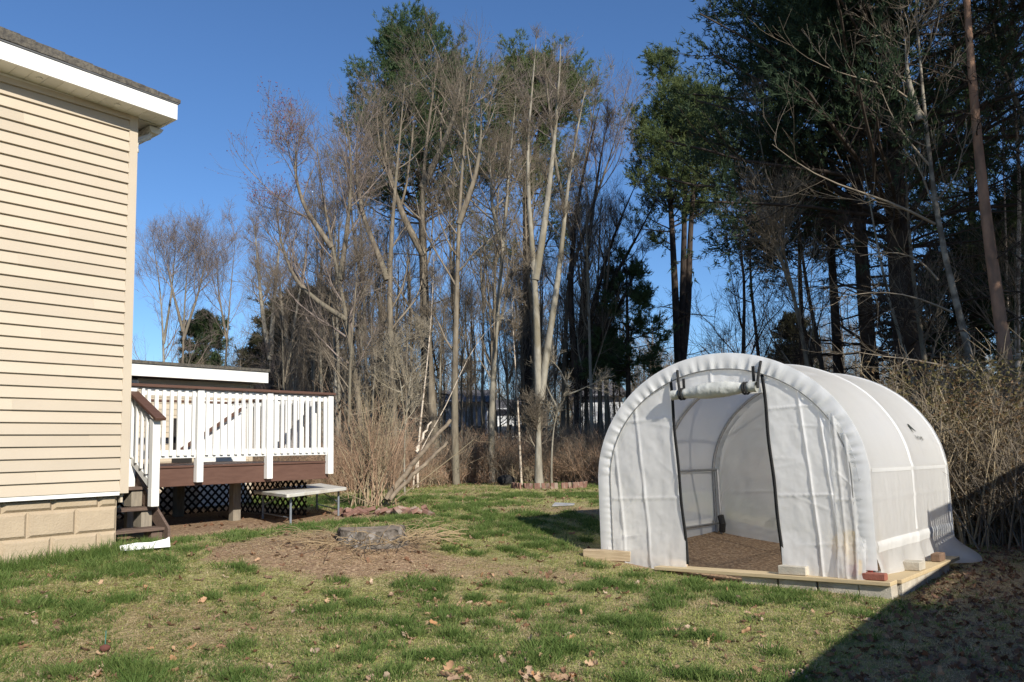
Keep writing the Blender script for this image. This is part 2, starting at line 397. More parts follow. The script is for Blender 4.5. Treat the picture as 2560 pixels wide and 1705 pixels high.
litter = ramp(nz(13, 8), [(.28, (.085, .052, .034)), (.5, (.20, .115, .07)), (.7, (.32, .20, .125))])
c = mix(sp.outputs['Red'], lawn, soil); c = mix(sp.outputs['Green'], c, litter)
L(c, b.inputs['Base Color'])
bp = nt.nodes.new('ShaderNodeBump'); bp.inputs['Strength'].default_value = .9; bp.inputs['Distance'].default_value = .04; L(nz(24, 8), bp.inputs['Height']); L(bp.outputs[0], b.inputs['Normal'])
gme.materials.append(gm)
tag(link('ground', gme), kind='structure')

# ------------------------------------------------------------------ house (local x runs along the wall away from the camera, y into the house)
HA = math.radians(50.9)
HC = (-4.41, 9.2)
hrot = (0, 0, HA)
house = thing('house', 'tall beige vinyl sided house corner with white eave at the left edge', 'house', (*HC, 0), hrot)
CRS, Z0 = .127, 1.135
rng = random.Random(4)
def siding_course(x0, x1, z, h=CRS):
    key = ('siding', round(x1 - x0, 3), round(h, 3))
    if key not in _cache:
        l = x1 - x0
        _cache[key] = MB().prism([(0.0, h + .012), (-.006, h + .012), (-.038, .0), (-.038, -.003), (-.006, -.003), (0.0, 0.0)], 0, 0, l).mesh('siding_board', siding)
    return link('siding_board', _cache[key], house, (x0, 0, z))
for k in range(35):
    z = Z0 + k * CRS
    if k % 3 == 1:
        s = [-.95, -.42, -1.2, -.7][(k // 3) % 4]
        siding_course(-7.6, s, z); o = siding_course(s, -.075, z); o.location.y = -.0025
    else: siding_course(-7.6, -.075, z)
MB().box(-7.6, -.03, .004, 8, 1.1, 5.56).build('wall', darkin, house)
MB().box(-.03, -.004, .05, 8, 1.0, 5.5).build('rear_wall', siding, house)
cb = MB().prism([(-.078, -.03), (.022, -.03), (.022, .075), (.002, .075), (.002, -.012), (-.078, -.012)], 2, 1.105, 5.52).build('corner_post', siding, house)
MB().box(-7.6, -.078, -.027, -.002, 1.085, 1.135).build('starter_strip', white, house)
# foundation blocks
MB().box(-7.6, -.06, .075, .30, -.2, 1.10).build('foundation', blockm, house)
for r, (zt, zb) in enumerate([(1.085, .965), (.955, .69), (.68, .415), (.405, .14)]):
    x = -.06 - (0.20 if r % 2 == 0 else .44)
    xr = -.06
    while xr > -3.2:
        xl = max(x, -7.5); w = xr - xl - .012
        h = zt - zb
        bl = MB(); d = .028
        bl.add([(0, 0, 0), (w, 0, 0), (w, 0, h), (0, 0, h), (d, -.028, d), (w - d, -.028, d), (w - d, -.028, h - d), (d, -.028, h - d)],
               [(0, 1, 5, 4), (1, 2, 6, 5), (2, 3, 7, 6), (3, 0, 4, 7), (4, 5, 6, 7), (0, 3, 2, 1)])
        bl.build('foundation_block', blockm, house, (xl + .006, .073, zb))
        xr = xl; x = xl - .48
# eave: fascia, soffit, drip edge, shingles
E0 = 5.50
def slope_z(x): return -.028 * (x - .34)
def sl_box(x0, x1, y0, y1, z0, z1, k=-.028):
    q = MB(); zz = lambda x: k * (x - .34)
    q.add([(x0, y0, z0 + zz(x0)), (x1, y0, z0 + zz(x1)), (x1, y1, z0 + zz(x1)), (x0, y1, z0 + zz(x0)), (x0, y0, z1 + zz(x0)), (x1, y0, z1 + zz(x1)), (x1, y1, z1 + zz(x1)), (x0, y1, z1 + zz(x0))],
          [(0, 3, 2, 1), (4, 5, 6, 7), (0, 1, 5, 4), (1, 2, 6, 5), (2, 3, 7, 6), (3, 0, 4, 7)]); return q
roof = sl_box(-7.6, .36, -.30, 8.2, E0 + .20, E0 + .235).build('roof', shingle, house)
sl_box(-7.6, .34, -.335, -.305, E0, E0 + .185).build('fascia', white, house)
sl_box(.31, .34, -.303, 8, E0, E0 + .185).build('fascia', white, house)
sl_box(-7.6, .355, -.345, -.31, E0 + .188, E0 + .205).build('drip_edge', M('drip_edge', (.10, .10, .10), None, 5, .5), house)
sh_rng = random.Random(9)
x = .37; k = 0
while x > -4.2:
    w = .145
    zo = slope_z(x) * 1.0 + .012 * 0
    t = .012 + .010 * sh_rng.random() + (.025 + .038 * (.37 - x) if True else 0)
    t = min(t, .17)
    q = MB(); l = w * (1.5 + .4 * sh_rng.random())
    q.add([(-l, 0, -.0), (0, 0, 0), (0, .5, .0), (-l, .5, 0), (-l, 0, t + .006), (0, 0, t), (0, .5, t), (-l, .5, t + .006)],
          [(0, 3, 2, 1), (4, 5, 6, 7), (0, 1, 5, 4), (1, 2, 6, 5), (2, 3, 7, 6), (3, 0, 4, 7)])
    q.build('shingle', shingle, house, (x, -.352 + .006 * sh_rng.random(), E0 + .208 + zo + .0008 * k))
    x -= w; k += 1
sof = link('soffit', None, house)
x = .305
while x > -3.4:
    piece('soffit_panel', (.148, .297, .012), (x - .076, -.155, E0 + .012 + slope_z(x - .076)), soffitw, sof, (0, math.atan(.028), 0))
    x -= .152
for x in (-.30, -1.12):
    MB().tube([(x, -.19, E0 + .006 + slope_z(x)), (x, -.19, E0 - .008 + slope_z(x))], .03, 12).build('soffit_vent', soffitw, house)
sl_box(-7.6, -.02, -.022, -.002, E0 - .03, E0 + .0).build('frieze_trim', soffitw, house)
for k in range(3):
    piece('soffit_panel', (.30, .148, .012), (.155, .09 + .152 * k, E0 + .012 + .006), soffitw, sof)
# gutter end and downspout elbow on the far eave
MB().prism([(.20, E0 - .01), (.205, E0 - .05), (.23, E0 - .085), (.32, E0 - .085), (.36, E0 - .04), (.36, E0 - .02), (.38, E0 - .01)], 1, .05, 7.8).build('gutter', soffitw, house)
MB().tube([(.25, .12, E0 - .085), (.22, .12, E0 - .13), (.12, .12, E0 - .19), (.07, .12, E0 - .24), (.06, .12, E0 - .32)], .038, 8).build('downspout', soffitw, house)
MB().tube([(.06, .12, E0 - .32), (.06, .12, E0 - .36)], .045, 8).build('downspout_collar', soffitw, house)

# ------------------------------------------------------------------ deck behind the house corner
DY = 1.39      # front face
DZ = 1.37      # floor top
deck = thing('deck', 'raised brown deck with white baluster railing and lattice skirt behind the house', 'deck', (*HC, 0), hrot)
def dpiece(name, x0, x1, y0, y1, z0, z1, mat, par=None, bev=0.004):
    return piece(name, (x1 - x0, y1 - y0, z1 - z0), ((x0 + x1) / 2, (y0 + y1) / 2, (z0 + z1) / 2), mat, par or deck, bevel=bev)
xl, xr = .80, 3.98
n = 0
y = DY
while y < 4.4:
    dpiece('floor_board', .02, xr, y, y + .138, DZ - .032, DZ, brown); y += .142
dpiece('rim_board', .02, xr - .03, DY + .02, DY + .055, DZ - .285, DZ - .036, brown)
dpiece('rim_board', xr - .06, xr - .03, DY + .06, 4.4, DZ - .285, DZ - .036, brown)
posts = [1.66, 2.79, 3.93]
for p in posts:
    dpiece('rail_post', p - .05, p + .05, DY - .075, DY + .018, DZ - .24 + (.03 if p > 3 else 0), DZ + 1.06, white, bev=.006)
rail_spans = [(.86, 1.61), (1.71, 2.74), (2.84, 3.88)]
for a, c_ in rail_spans:
    dpiece('bottom_rail', a, c_, DY - .028, DY + .010, DZ + .10, DZ + .215, white)
    dpiece('top_rail', a, c_, DY - .028, DY + .010, DZ + .955, DZ + 1.045, white)
    nb = max(3, round((c_ - a) / .112)); st = (c_ - a) / nb
    for k in range(nb):
        x = a + st * (k + .5)
        dpiece('baluster', x - .023, x + .023, DY - .068, DY - .030, DZ + .135, DZ + 1.03, white)
dpiece('baluster', .815, .855, DY - .068, DY - .030, DZ + .10, DZ + 1.05, white)
dpiece('rail_cap', .0, 4.0, DY - .11, DY + .06, DZ + 1.062, DZ + 1.10, brown)
# railings on the far and right sides
for (nm, ax) in (('rear', 0),):
    yb = 4.33
    dpiece('rail_cap', .0, 4.0, yb - .07, yb + .07, DZ + 1.062, DZ + 1.10, brown)
    dpiece('bottom_rail', .05, 2.2, yb - .02, yb + .02, DZ + .10, DZ + .20, white)
    dpiece('top_rail', .05, 2.2, yb - .02, yb + .02, DZ + .955, DZ + 1.045, white)
    for k in range(19):
        dpiece('baluster', .1 + .112 * k - .02, .1 + .112 * k + .02, yb - .06, yb - .022, DZ + .135, DZ + 1.03, white)
dpiece('rail_cap', 3.88, 4.01, DY + .065, 4.25, DZ + 1.064, DZ + 1.102, brown)
dpiece('bottom_rail', 3.905, 3.945, DY + .08, 4.2, DZ + .10, DZ + .20, white)
dpiece('top_rail', 3.905, 3.945, DY + .08, 4.2, DZ + .955, DZ + 1.045, white)
for k in range(24):
    yy = DY + .16 + .115 * k
    dpiece('baluster', 3.86, 3.898, yy - .02, yy + .02, DZ + .135, DZ + 1.03, white)
# white panel with a dark diagonal bar standing at the far side of the deck
wp = MB().prism([(2.55, DZ + .1), (3.75, DZ + .1), (3.75, DZ + .98), (2.55, DZ + .98)], 1, 3.5, 3.54).build('privacy_panel', white, deck)
MB().tube([(2.45, 3.42, DZ + .18), (3.62, 3.42, DZ + .92)], .035, 6).build('diagonal_bar', brown, deck)
# support posts, lattice
for (sx, sy, wd) in ((2.75, DY + .8, .13), (.95, DY + .5, .09), (2.75, 3.9, .14), (1.1, 4.0, .14)):
    dpiece('support_post', sx - wd / 2, sx + wd / 2, sy - wd / 2, sy + wd / 2, .30, DZ - .29, greywood)
dpiece('joist', .1, 3.9, 2.9, 2.94, DZ - .28, DZ - .04, greywood)
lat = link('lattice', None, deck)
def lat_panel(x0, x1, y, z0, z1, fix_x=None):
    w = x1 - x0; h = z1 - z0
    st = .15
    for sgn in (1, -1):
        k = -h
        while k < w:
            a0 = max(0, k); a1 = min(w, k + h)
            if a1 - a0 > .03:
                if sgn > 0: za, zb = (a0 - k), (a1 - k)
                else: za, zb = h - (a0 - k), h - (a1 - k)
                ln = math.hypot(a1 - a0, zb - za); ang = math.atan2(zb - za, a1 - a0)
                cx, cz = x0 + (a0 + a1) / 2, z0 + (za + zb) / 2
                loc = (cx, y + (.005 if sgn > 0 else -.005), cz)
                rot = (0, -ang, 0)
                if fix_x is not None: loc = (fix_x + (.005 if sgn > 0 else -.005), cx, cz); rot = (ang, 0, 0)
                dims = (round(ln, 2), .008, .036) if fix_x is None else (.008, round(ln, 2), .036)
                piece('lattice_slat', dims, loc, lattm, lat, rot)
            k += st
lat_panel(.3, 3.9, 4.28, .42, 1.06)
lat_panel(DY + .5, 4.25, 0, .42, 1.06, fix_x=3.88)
# stairs
stair = link('stairs', None, deck)
SX = .78
tz = [1.12, .87, .63]
for k, z in enumerate(tz):
    yf = DY - .27 * (k + 1)
    dpiece('tread', .04, SX + .03, yf - .02, yf + .27, z - .04, z, darkwood, stair)
    dpiece('riser_block', SX - .16, SX - .02, yf + .02, yf + .23, z - .25, z - .045, greywood if k < 2 else darkwood, stair)
NY = DY - .66
dpiece('newel_post', SX - .13, SX - .03, NY - .05, NY + .05, .88, 1.98, white, stair, .006)
dpiece('newel_post', SX - .13, SX - .03, DY - .07, DY + .03, 1.10, DZ + 1.05, white, stair, .006)
h0 = np.array([SX - .08, DY + .02, DZ + 1.02]); h1 = np.array([SX - .08, NY - .14, 1.97])
def slanted(name, p0, p1, w, t, mat, par):
    d = p1 - p0; ln = float(np.linalg.norm(d)); ang = math.atan2(d[2], d[1])
    return piece(name, (w, round(ln, 3), t), tuple((p0 + p1) / 2), mat, par, (ang if d[1] > 0 else ang - math.pi * 0, 0, 0), .004)
slanted('handrail', h0, h1, .14, .04, brown, stair)
slanted('bottom_rail', h0 - [0, 0, .86], h1 - [0, -.16, .86], .035, .09, white, stair)
slanted('top_rail', h0 - [0, 0, .09], h1 - [0, -.16, .09], .035, .09, white, stair)
for k in range(5):
    t = (k + .8) / 6; p = h0 * (1 - t) + h1 * t
    dpiece('baluster', SX - .12, SX - .085, p[1] - .02, p[1] + .02, p[2] - .84, p[2] - .07, white, stair)
MB().prism([(DY, DZ - .06), (DY, DZ - .30), (NY - .25, .42), (NY - .25, .62)], 0, SX - .015, SX + .02).build('stringer', darkwood, stair)

# white vinyl scrap lying in the grass below the stairs
q = MB()
px = [(-.42, .02), (-.15, .045), (.1, .035), (.36, .07), (.42, .10)]
q.add([(x, -.05, .0) for x, z in px] + [(x, .0, z + .05) for x, z in px] + [(x, .07, z * .5 + .02) for x, z in px], [(i, i + 1, i + 6, i + 5) for i in range(4)] + [(i + 5, i + 6, i + 11, i + 10) for i in range(4)])
vx, vy, vz = gp(362, 1380)
o = q.build('vinyl_scrap', white, None, (vx, vy, vz + .0), (0, 0, math.radians(38))); o.scale = (.62, .7, .7); o.location.z += .035
md = o.modifiers.new('thick', 'SOLIDIFY'); md.thickness = .012
tag(o, 'crumpled white vinyl strip in the grass below the stairs', 'vinyl strip')

# ------------------------------------------------------------------ shed seen over the deck railing
SO = atY(628, 1000, 16.6)
shed = thing('shed', 'beige sided shed with white fascia and dark roof behind the deck', 'shed', (SO[0], SO[1], 0), hrot)
SZ = 2.92
for k in range(22):
    z = .5 + k * .11
    if ('shedc',) not in _cache:
        _cache[('shedc',)] = MB().prism([(0.0, .12), (-.005, .12), (-.02, .0), (0.0, 0.0)], 0, 0, 2.44).mesh('siding_board', siding)
    link('siding_board', _cache[('shedc',)], shed, (-2.5, 0, z))
MB().box(-2.5, -.01, .006, 3, .3, SZ).build('wall', siding, shed)
MB().box(-.06, .03, -.03, .05, .4, SZ - .02).build('corner_post', siding, shed)
sl = MB().box(-2.75, .16, -.36, -.32, SZ + .02, SZ + .24).build('fascia', white, shed)
MB().box(.12, .155, -.31, 3, SZ + .02, SZ + .24).build('fascia', white, shed)
MB().box(-2.75, .118, -.318, 0, SZ + .03, SZ + .045).build('soffit', brown, shed)
MB().box(-2.78, .19, -.39, 3.2, SZ + .245, SZ + .30).build('roof', shingle, shed)
dr = MB().box(-1.05, -.25, -.045, -.021, .5, 2.35).build('door', white, shed)
MB().box(-1.16, -1.05, -.05, -.021, .5, 2.45).build('trim', white, dr); MB().box(-.25, -.14, -.05, -.021, .5, 2.45).build('trim', white, dr)
MB().box(-1.16, -.14, -.055, -.021, 2.452, 2.57).build('trim', white, dr)
MB().box(-1.7, -1.3, -.04, -.021, 1.2, 2.2).build('window', darkin, shed)
# lower porch roof to the left
por = thing('porch_roof', 'small brown shingled porch roof with white fascia beside the shed', 'roof', (0, 0, 0))
a0 = atY(250, 945, 14.6); a1 = atY(344, 945, 14.6); t0 = atY(240, 905, 15.8); t1 = atY(322, 905, 15.8)
MB().add([a0, a1, t1, t0, a0 - [0, 0, .03], a1 - [0, 0, .03], t1 - [0, 0, .03], t0 - [0, 0, .03]], [(0, 1, 2, 3), (7, 6, 5, 4), (0, 4, 5, 1), (1, 5, 6, 2), (2, 6, 7, 3), (3, 7, 4, 0)]).build('roof_slope', shingle_b, por)
f0, f1 = atY(250, 949, 14.62), atY(344, 949, 14.62)
MB().add([f0, f1, f1 - [0, 0, .13], f0 - [0, 0, .13], f0 + [0, .03, 0], f1 + [0, .03, 0], f1 + [0, .03, -.13], f0 + [0, .03, -.13]], [(0, 1, 2, 3), (7, 6, 5, 4), (0, 4, 5, 1), (1, 5, 6, 2), (2, 6, 7, 3), (3, 7, 4, 0)]).build('fascia', white, por)
MB().box(f1[0] - .14, f1[0] - .04, f1[1] + .05, f1[1] + .15, .3, f1[2] - .02).build('post', white, por)
MB().box(f0[0], f1[0] - .02, f1[1] + .9, f1[1] + 1.0, .3, f1[2] + .1).build('wall', siding, por)

# folding table
tb0 = np.array(gp(655, 1308)); 
TH = .46
def tcorner(px, py): 
    # table top height plane
    z = gz(-3.2, 11.6) + TH
    d = _ri * (px - PPX) / FPX + _up * (PPY - py) / FPX + _fw
    return np.array([0, 0, EYE]) + d * ((z - EYE) / d[2])
A, B_, C_, D_ = tcorner(632, 1226), tcorner(718, 1236), tcorner(868, 1218), tcorner(800, 1208)
TB = thing('folding_table', 'low white plastic folding table with grey metal legs beside the deck', 'table', (float(B_[0]), float(B_[1]), gz(B_[0], B_[1])))
def tl(p): return np.array([p[0] - B_[0], p[1] - B_[1], p[2] - gz(B_[0], B_[1])])
cs = [tl(p) for p in (A, B_, C_, D_)]
cen = sum(cs) / 4
q = MB(); poly = []
for k in range(4):
    p, pr_, nx = cs[k], cs[k - 1], cs[(k + 1) % 4]
    for t_ in (0.0, .5, 1.0):
        a_ = p + (pr_ - p) / np.linalg.norm(pr_ - p) * .06; c2 = p + (nx - p) / np.linalg.norm(nx - p) * .06
        poly.append((a_ * (1 - t_) ** 2 + 2 * p * t_ * (1 - t_) + c2 * t_ ** 2))
n = len(poly)
q.add([(p[0], p[1], p[2]) for p in poly] + [(p[0], p[1], p[2] - .05) for p in poly], [tuple(range(n)), tuple(range(2 * n - 1, n - 1, -1))] + [(i, i + n, (i + 1) % n + n, (i + 1) % n) for i in range(n)])
q.build('table_top', tabm, TB, bevel=0.006)
for k, c0 in enumerate(cs):
    p = c0 * .80 + cen * .20; x_, y_ = p[0], p[1]
    gz_ = gz(B_[0] + x_, B_[1] + y_) - gz(B_[0], B_[1])
    MB().tube([(x_, y_, p[2] - .05), (x_, y_, gz_ - .02)], .017, 8).build('leg', tlegm, TB)
for (i, j) in ((0, 1), (2, 3)):
    a_, c2 = cs[i] * .8 + cen * .2, cs[j] * .8 + cen * .2
    MB().tube([(a_[0], a_[1], .10), (c2[0], c2[1], .10)], .011, 6).build('cross_bar', tlegm, TB)
    mid = (a_ + c2) / 2
    MB().tube([(a_[0], a_[1], .22), tuple(mid * .6 + cen * .4 - [0, 0, .05])], .010, 6).build('brace', tlegm, TB)

# ------------------------------------------------------------------ greenhouse (local x across the front to the right, y along its length)
GW, GL, SPR, RISE = 1.65, 3.10, 1.02, 1.44
gh = thing('greenhouse', 'white translucent arched walk-in greenhouse tent with its door rolled up', 'greenhouse', (*GH_O, .10), (math.radians(-1.0), math.radians(-1.4), GH_A))
def arch(s, off=0.0, base=0.0):
    """s in 0..1 left foot -> apex -> right foot ; offset outward"""
    s = np.asarray(s, float)
    w = GW + off; h = RISE + off
    leg = SPR - base; arc = 3.3
    tot = 2 * leg + arc
    d = s * tot
    x = np.empty_like(d); z = np.empty_like(d)
    a = d < leg; c = d > leg + arc; b_ = ~(a | c)
    x[a] = -w; z[a] = base + d[a]
    x[c] = w; z[c] = base + (tot - d[c])
    th = math.pi * (1 - (d[b_] - leg) / arc)
    cs_, sn = np.cos(th), np.sin(th)
    p = 2 / 2.0
    x[b_] = w * np.sign(cs_) * np.abs(cs_) ** p; z[b_] = SPR + h * np.abs(sn) ** p
    return x, z
def arch_z(x, off=0.0):
    w = GW + off; h = RISE + off; u = np.clip(np.abs(x) / w, 0, 1)
    return SPR + h * np.power(np.clip(1 - u ** 2.0, 0, 1), 1 / 2.0)
rg = _rs(3)
# roof and side cover
ns, ny = 190, 92
S = np.linspace(0, 1, ns); Yv = np.linspace(-.01, GL + .02, ny)
ax_, az_ = arch(S, .0, -.02)
nxv = np.gradient(az_); nzv = -np.gradient(ax_)
ln = np.hypot(nxv, nzv); nxv, nzv = -nxv / ln, -nzv / ln
SS, YG = np.meshgrid(S, Yv, indexing='ij')
rib = np.minimum.reduce([np.abs(YG - r0) for r0 in (.03, 1.55, 3.06)])
sag = -.045 * (1 - np.exp(-(rib / .28) ** 1.6)) + .012 * np.exp(-(rib / .035) ** 2)
hgt = np.broadcast_to(az_[:, None], SS.shape)
fall = sstep(1.25, .9, hgt)
wr = (.010 * (fbm(YG * 1.0 + SS * .15, SS * .9, .09, 5) - .5) + .012 * (fbm(YG * 1.0, SS * 1.3, .035, 9) - .5)) * fall
wr = wr + .016 * (fbm(YG, SS * 4, .5, 14) - .5) * (1 - fall * .5)
pur = .014 * np.exp(-((hgt - 1.13) / .03) ** 2) + .012 * np.exp(-((hgt - .80) / .018) ** 2) * .6 + .014 * np.exp(-((hgt - .33) / .035) ** 2)
disp = sag * (1 - .55 * fall) + wr + pur
low = sstep(.32, 0.0, hgt)
right = (SS > .5).astype(float)
disp = disp + low * (.03 + .03 * np.sin(YG * 9 + 1) * (right)) + low ** 2 * right * (.30 * sstep(2.25, 2.75, YG)) + low * right * .08 * sstep(1.2, .2, YG) * 0
X3 = ax_[:, None] + nxv[:, None] * disp; Z3 = az_[:, None] + nzv[:, None] * disp
Z3 = Z3 - 0 * SS
lift = right * low * .06 * sstep(.9, 0.1, YG)
Z3 = Z3 + lift
Z3 = np.where((low > .0) & (right > 0) & (YG > 2.3), Z3 - .05 * low, Z3)
cov = link('cover', grid_mesh('cover', np.stack([X3, YG, Z3], -1), [film]), gh)
# doubled white bands of film where the cover is seamed over the frame
def cover_band(y_lo, y_hi, z_lo, z_hi, side, nm):
    I = np.where((az_ >= z_lo) & (az_ <= z_hi) & ((S > .5) if side > 0 else (S < .5) if side < 0 else (S > -1)))[0]; J = np.where((Yv >= y_lo) & (Yv <= y_hi))[0]
    Vb = np.stack([X3[np.ix_(I, J)] + nxv[I][:, None] * .005, YG[np.ix_(I, J)], Z3[np.ix_(I, J)] + nzv[I][:, None] * .005], -1)
    return link(nm, grid_mesh(nm, Vb, [film_in]), gh)
for sd_ in (-1, 1):
    cover_band(.05, 3.1, 1.05, 1.15, sd_, 'seam_band'); cover_band(.05, 3.1, .78, .82, sd_, 'seam_band'); cover_band(.05, 3.1, .26, .38, sd_, 'seam_band')
cover_band(1.50, 1.60, .4, 9, 0, 'rib_band'); cover_band(3.0, 3.09, .4, 9, 0, 'rib_band')
# frame ribs, purlins, legs
for r0 in (.05, 1.55, 3.03):
    x_, z_ = arch(np.linspace(0, 1, 60), -.028)
    V_, Q_ = tubes(np.stack([x_, np.full_like(x_, r0), z_], -1)[None], np.full((1, 60), .021), 8)
    link('rib', mesh_np('rib', V_, Q_, mats=[steel], smooth=True), gh)
for x_, z_ in ((-1.56, 1.12), (1.56, 1.12), (0, SPR + RISE - .06), (-1.575, .30), (1.575, .30), (-1.57, .04), (1.57, .04)):
    MB().tube([(x_, .06, z_), (x_, 3.02, z_)], .018, 8).build('purlin', steel, gh, smooth=True)
# gathered front sleeve
def sleeve(y0, sgn, name, wd=.17, mat=film_s):
    n, k = 760, 12
    s = np.linspace(0.02, .98, n); t = np.linspace(0, 1, k)
    out = np.zeros((n, k, 3)); rr = _rs(8)
    l = s * 5.5
    ph = np.cumsum(rr.uniform(.25, 1.0, n)) * .85
    env = .35 + .9 * vnoise(l, l * 0, .17, 3)
    g1 = np.sin(ph) * env; g2 = np.sin(ph * .43 + 1) * (.4 + vnoise(l, l * 0 + 5, .3, 6))
    gathered = sstep(.95, 1.35, arch(s)[1])          # gathers die out down the legs
    for j, tj in enumerate(t):
        off = .020 - (wd + .02) * tj
        x, z = arch(s, off)
        bul = .011 * math.sin(math.pi * min(1, .12 + tj * .9)) ** .8
        ruff = (.008 * g1 * tj ** 1.3 + .0045 * g2 * math.sin(math.pi * tj)) * (.25 + .75 * gathered)
        y = y0 + sgn * (-.010 - bul) + sgn * ruff
        rad = .004 * g1 * (tj > .9)
        out[:, j] = np.stack([x * (1 + rad), y, z + rad * (z > SPR)], -1)
    return link(name, grid_mesh(name, out, [mat]), gh)
sleeve(.0, 1, 'front_sleeve')
sleeve(GL + .01, -1, 'rear_sleeve', .15)
_ci, _co = arch(np.linspace(.02, .98, 160), -.165)
V_, Q_ = tubes(np.stack([_ci, np.full_like(_ci, -.016), _co], -1)[None], np.full((1, 160), .007), 6)
link('drawcord', mesh_np('drawcord', V_, Q_, mats=[M('grey_cord', (.22, .22, .21), None, 60, .9)]), gh)
# front panels
DL, DR = -.50, .655
LEAN = .05
def panel(name, x0, x1, zb, zt_fn, seed, y0=.012, amp=.02, nu=70, nv=130, creases=(), zc=(), mat=film_f, foot=0.0, lean=0.0):
    u = np.linspace(x0, x1, nu)[None, :]; v = np.linspace(0, 1, nv)[:, None]
    zt = zt_fn(np.linspace(x0, x1, nu))[None, :]
    Z = zb + (zt - zb) * v; X = np.broadcast_to(u, Z.shape)
    y = y0 + amp * (fbm(X, Z * .45, .42, seed) - .5) + amp * .35 * (fbm(X, Z, .11, seed + 3) - .5)
    y = y0 + (y - y0) * sstep(0, .12, 1 - v)
    for c0 in creases: y = y - .017 * np.exp(-np.abs((X - c0 - .03 * (1.2 - Z)) / .011) ** 1.2)
    for c0 in zc: y = y - .012 * np.exp(-np.abs((Z - c0 - .02 * X) / .011) ** 1.2)
    for q_ in range(5):
        rq = _rs(seed * 7 + q_); xa, za, sl_ = rq.uniform(x0, x1), rq.uniform(.2, 1.9), rq.uniform(-1.2, 1.2)
        y = y - .006 * np.exp(-np.abs(((Z - za) - sl_ * (X - xa)) / .012) ** 1.3) * np.exp(-((X - xa) / .22) ** 2)
    y = y - foot * sstep(.5, 0, Z) * (.6 + .8 * fbm(X, Z * 0, .25, seed + 5))
    Xs = X + lean * (1.0 - Z)
    return link(name, grid_mesh(name, np.stack([Xs, y, Z], -1), [mat]), gh)
ztop = lambda x: arch_z(x, -.10)
panel('front_panel', -1.60, DL, -.03, ztop, 61, lean=LEAN, creases=(-1.02, -1.38), zc=(.83, 1.78), foot=.04, amp=.03)
panel('front_panel', DR, 1.33, -.05, ztop, 67, lean=LEAN, creases=(1.05, 1.25), zc=(.83, 1.78), foot=.05, amp=.03)
pf = panel('corner_flap', 1.30, 1.58, -.03, lambda x: np.minimum(arch_z(x, -.10), 1.70), 71, mat=film_c, y0=-.022, amp=.05, creases=(1.36, 1.46), zc=(.78,), foot=.10, nu=24)
panel('door_valance', DL, DR, 1.98, ztop, 73, creases=(0.0,), amp=.03, nv=20)
# door edge webbing
for x0, nm in ((DL, 'door_edge'), (DR, 'door_edge')):
    zt = float(arch_z(np.array([x0]), -.15)[0]); n = 40; zz = np.linspace(.05, zt, n)
    yy = -.012 + .006 * np.sin(zz * 4)
    xw = x0 + .006 * np.sin(zz * 7 + x0) + LEAN * (1.0 - zz)
    Vv = np.stack([np.stack([xw - .019, yy, zz], -1), np.stack([xw + .019, yy - .004, zz], -1)], 1)
    o = link(nm, grid_mesh(nm, Vv, [blackm]), gh); md = o.modifiers.new('t', 'SOLIDIFY'); md.thickness = .006
# rolled-up door
n = 50; xs = np.linspace(DL + .05, DR - .04, n) - .05; t = np.linspace(0, 1, n)
bulk = .058 + .034 * np.exp(-((t - .52) / .24) ** 4) - .016 * (np.exp(-((t - .12) / .03) ** 2) + np.exp(-((t - .87) / .03) ** 2))
Vr, Qr = tubes(np.stack([xs, np.full(n, -.085), 2.03 + .012 * np.sin(t * 3.1) + .012 * t], -1)[None], bulk[None], 16)
Vr = Vr + (_rs(2).rand(*Vr.shape) - .5) * .008
rd = link('rolled_door', mesh_np('rolled_door', Vr, Qr, mats=[M('rolled_film', (.62, .62, .56), (.44, .44, .40), 6, .35, .5, 14, .5)], smooth=True), gh)
for tt in (.11, .14, .86, .89):
    xx = xs[0] + (xs[-1] - xs[0]) * tt
    th = np.linspace(0, 2 * math.pi, 20); r_ = .064
    MB().tube([(xx, -.085 + r_ * math.cos(a_), 2.035 + r_ * math.sin(a_)) for a_ in th], .012, 6).build('strap', blackm, rd)
for xx, zt in ((DL + .14, 2.22), (DR - .14, 2.28)):
    MB().box(xx - .016, xx + .016, -.052, -.042, 2.06, zt).build('tie', blackm, rd)
for xx, sg in ((DL + .055, 1), (DR - .05, -1)):
    MB().tube([(xx, -.03, 2.33), (xx + .02 * sg, -.06, 2.2), (xx + .035 * sg, -.07, 2.1), (xx + .03 * sg, -.09, 2.03)], .016, 6).build('buckle_strap', blackm, rd)
# rear panel
panel('rear_panel', -1.60, 1.60, 0.02, ztop, 81, y0=GL - .02, amp=.04, nu=70, creases=(-.3, .55), zc=(.8, 1.75))
# ground skirt inside left (white liner) and corner bundle
MB().tube([(-1.53, 3.0, .05), (-1.52, 2.98, .5), (-1.54, 3.0, 1.12)], .022, 8).build('leg_pole', steel, gh)
MB().tube([(-1.49, 2.95, .18), (-1.46, 2.92, .30), (-1.50, 2.95, .42)], .05, 7).build('ratchet', blackm, gh)
MB().tube([(1.54, -.01, -.05), (1.55, .02, .62)], .024, 8).build('foot_pole', steel, gh)
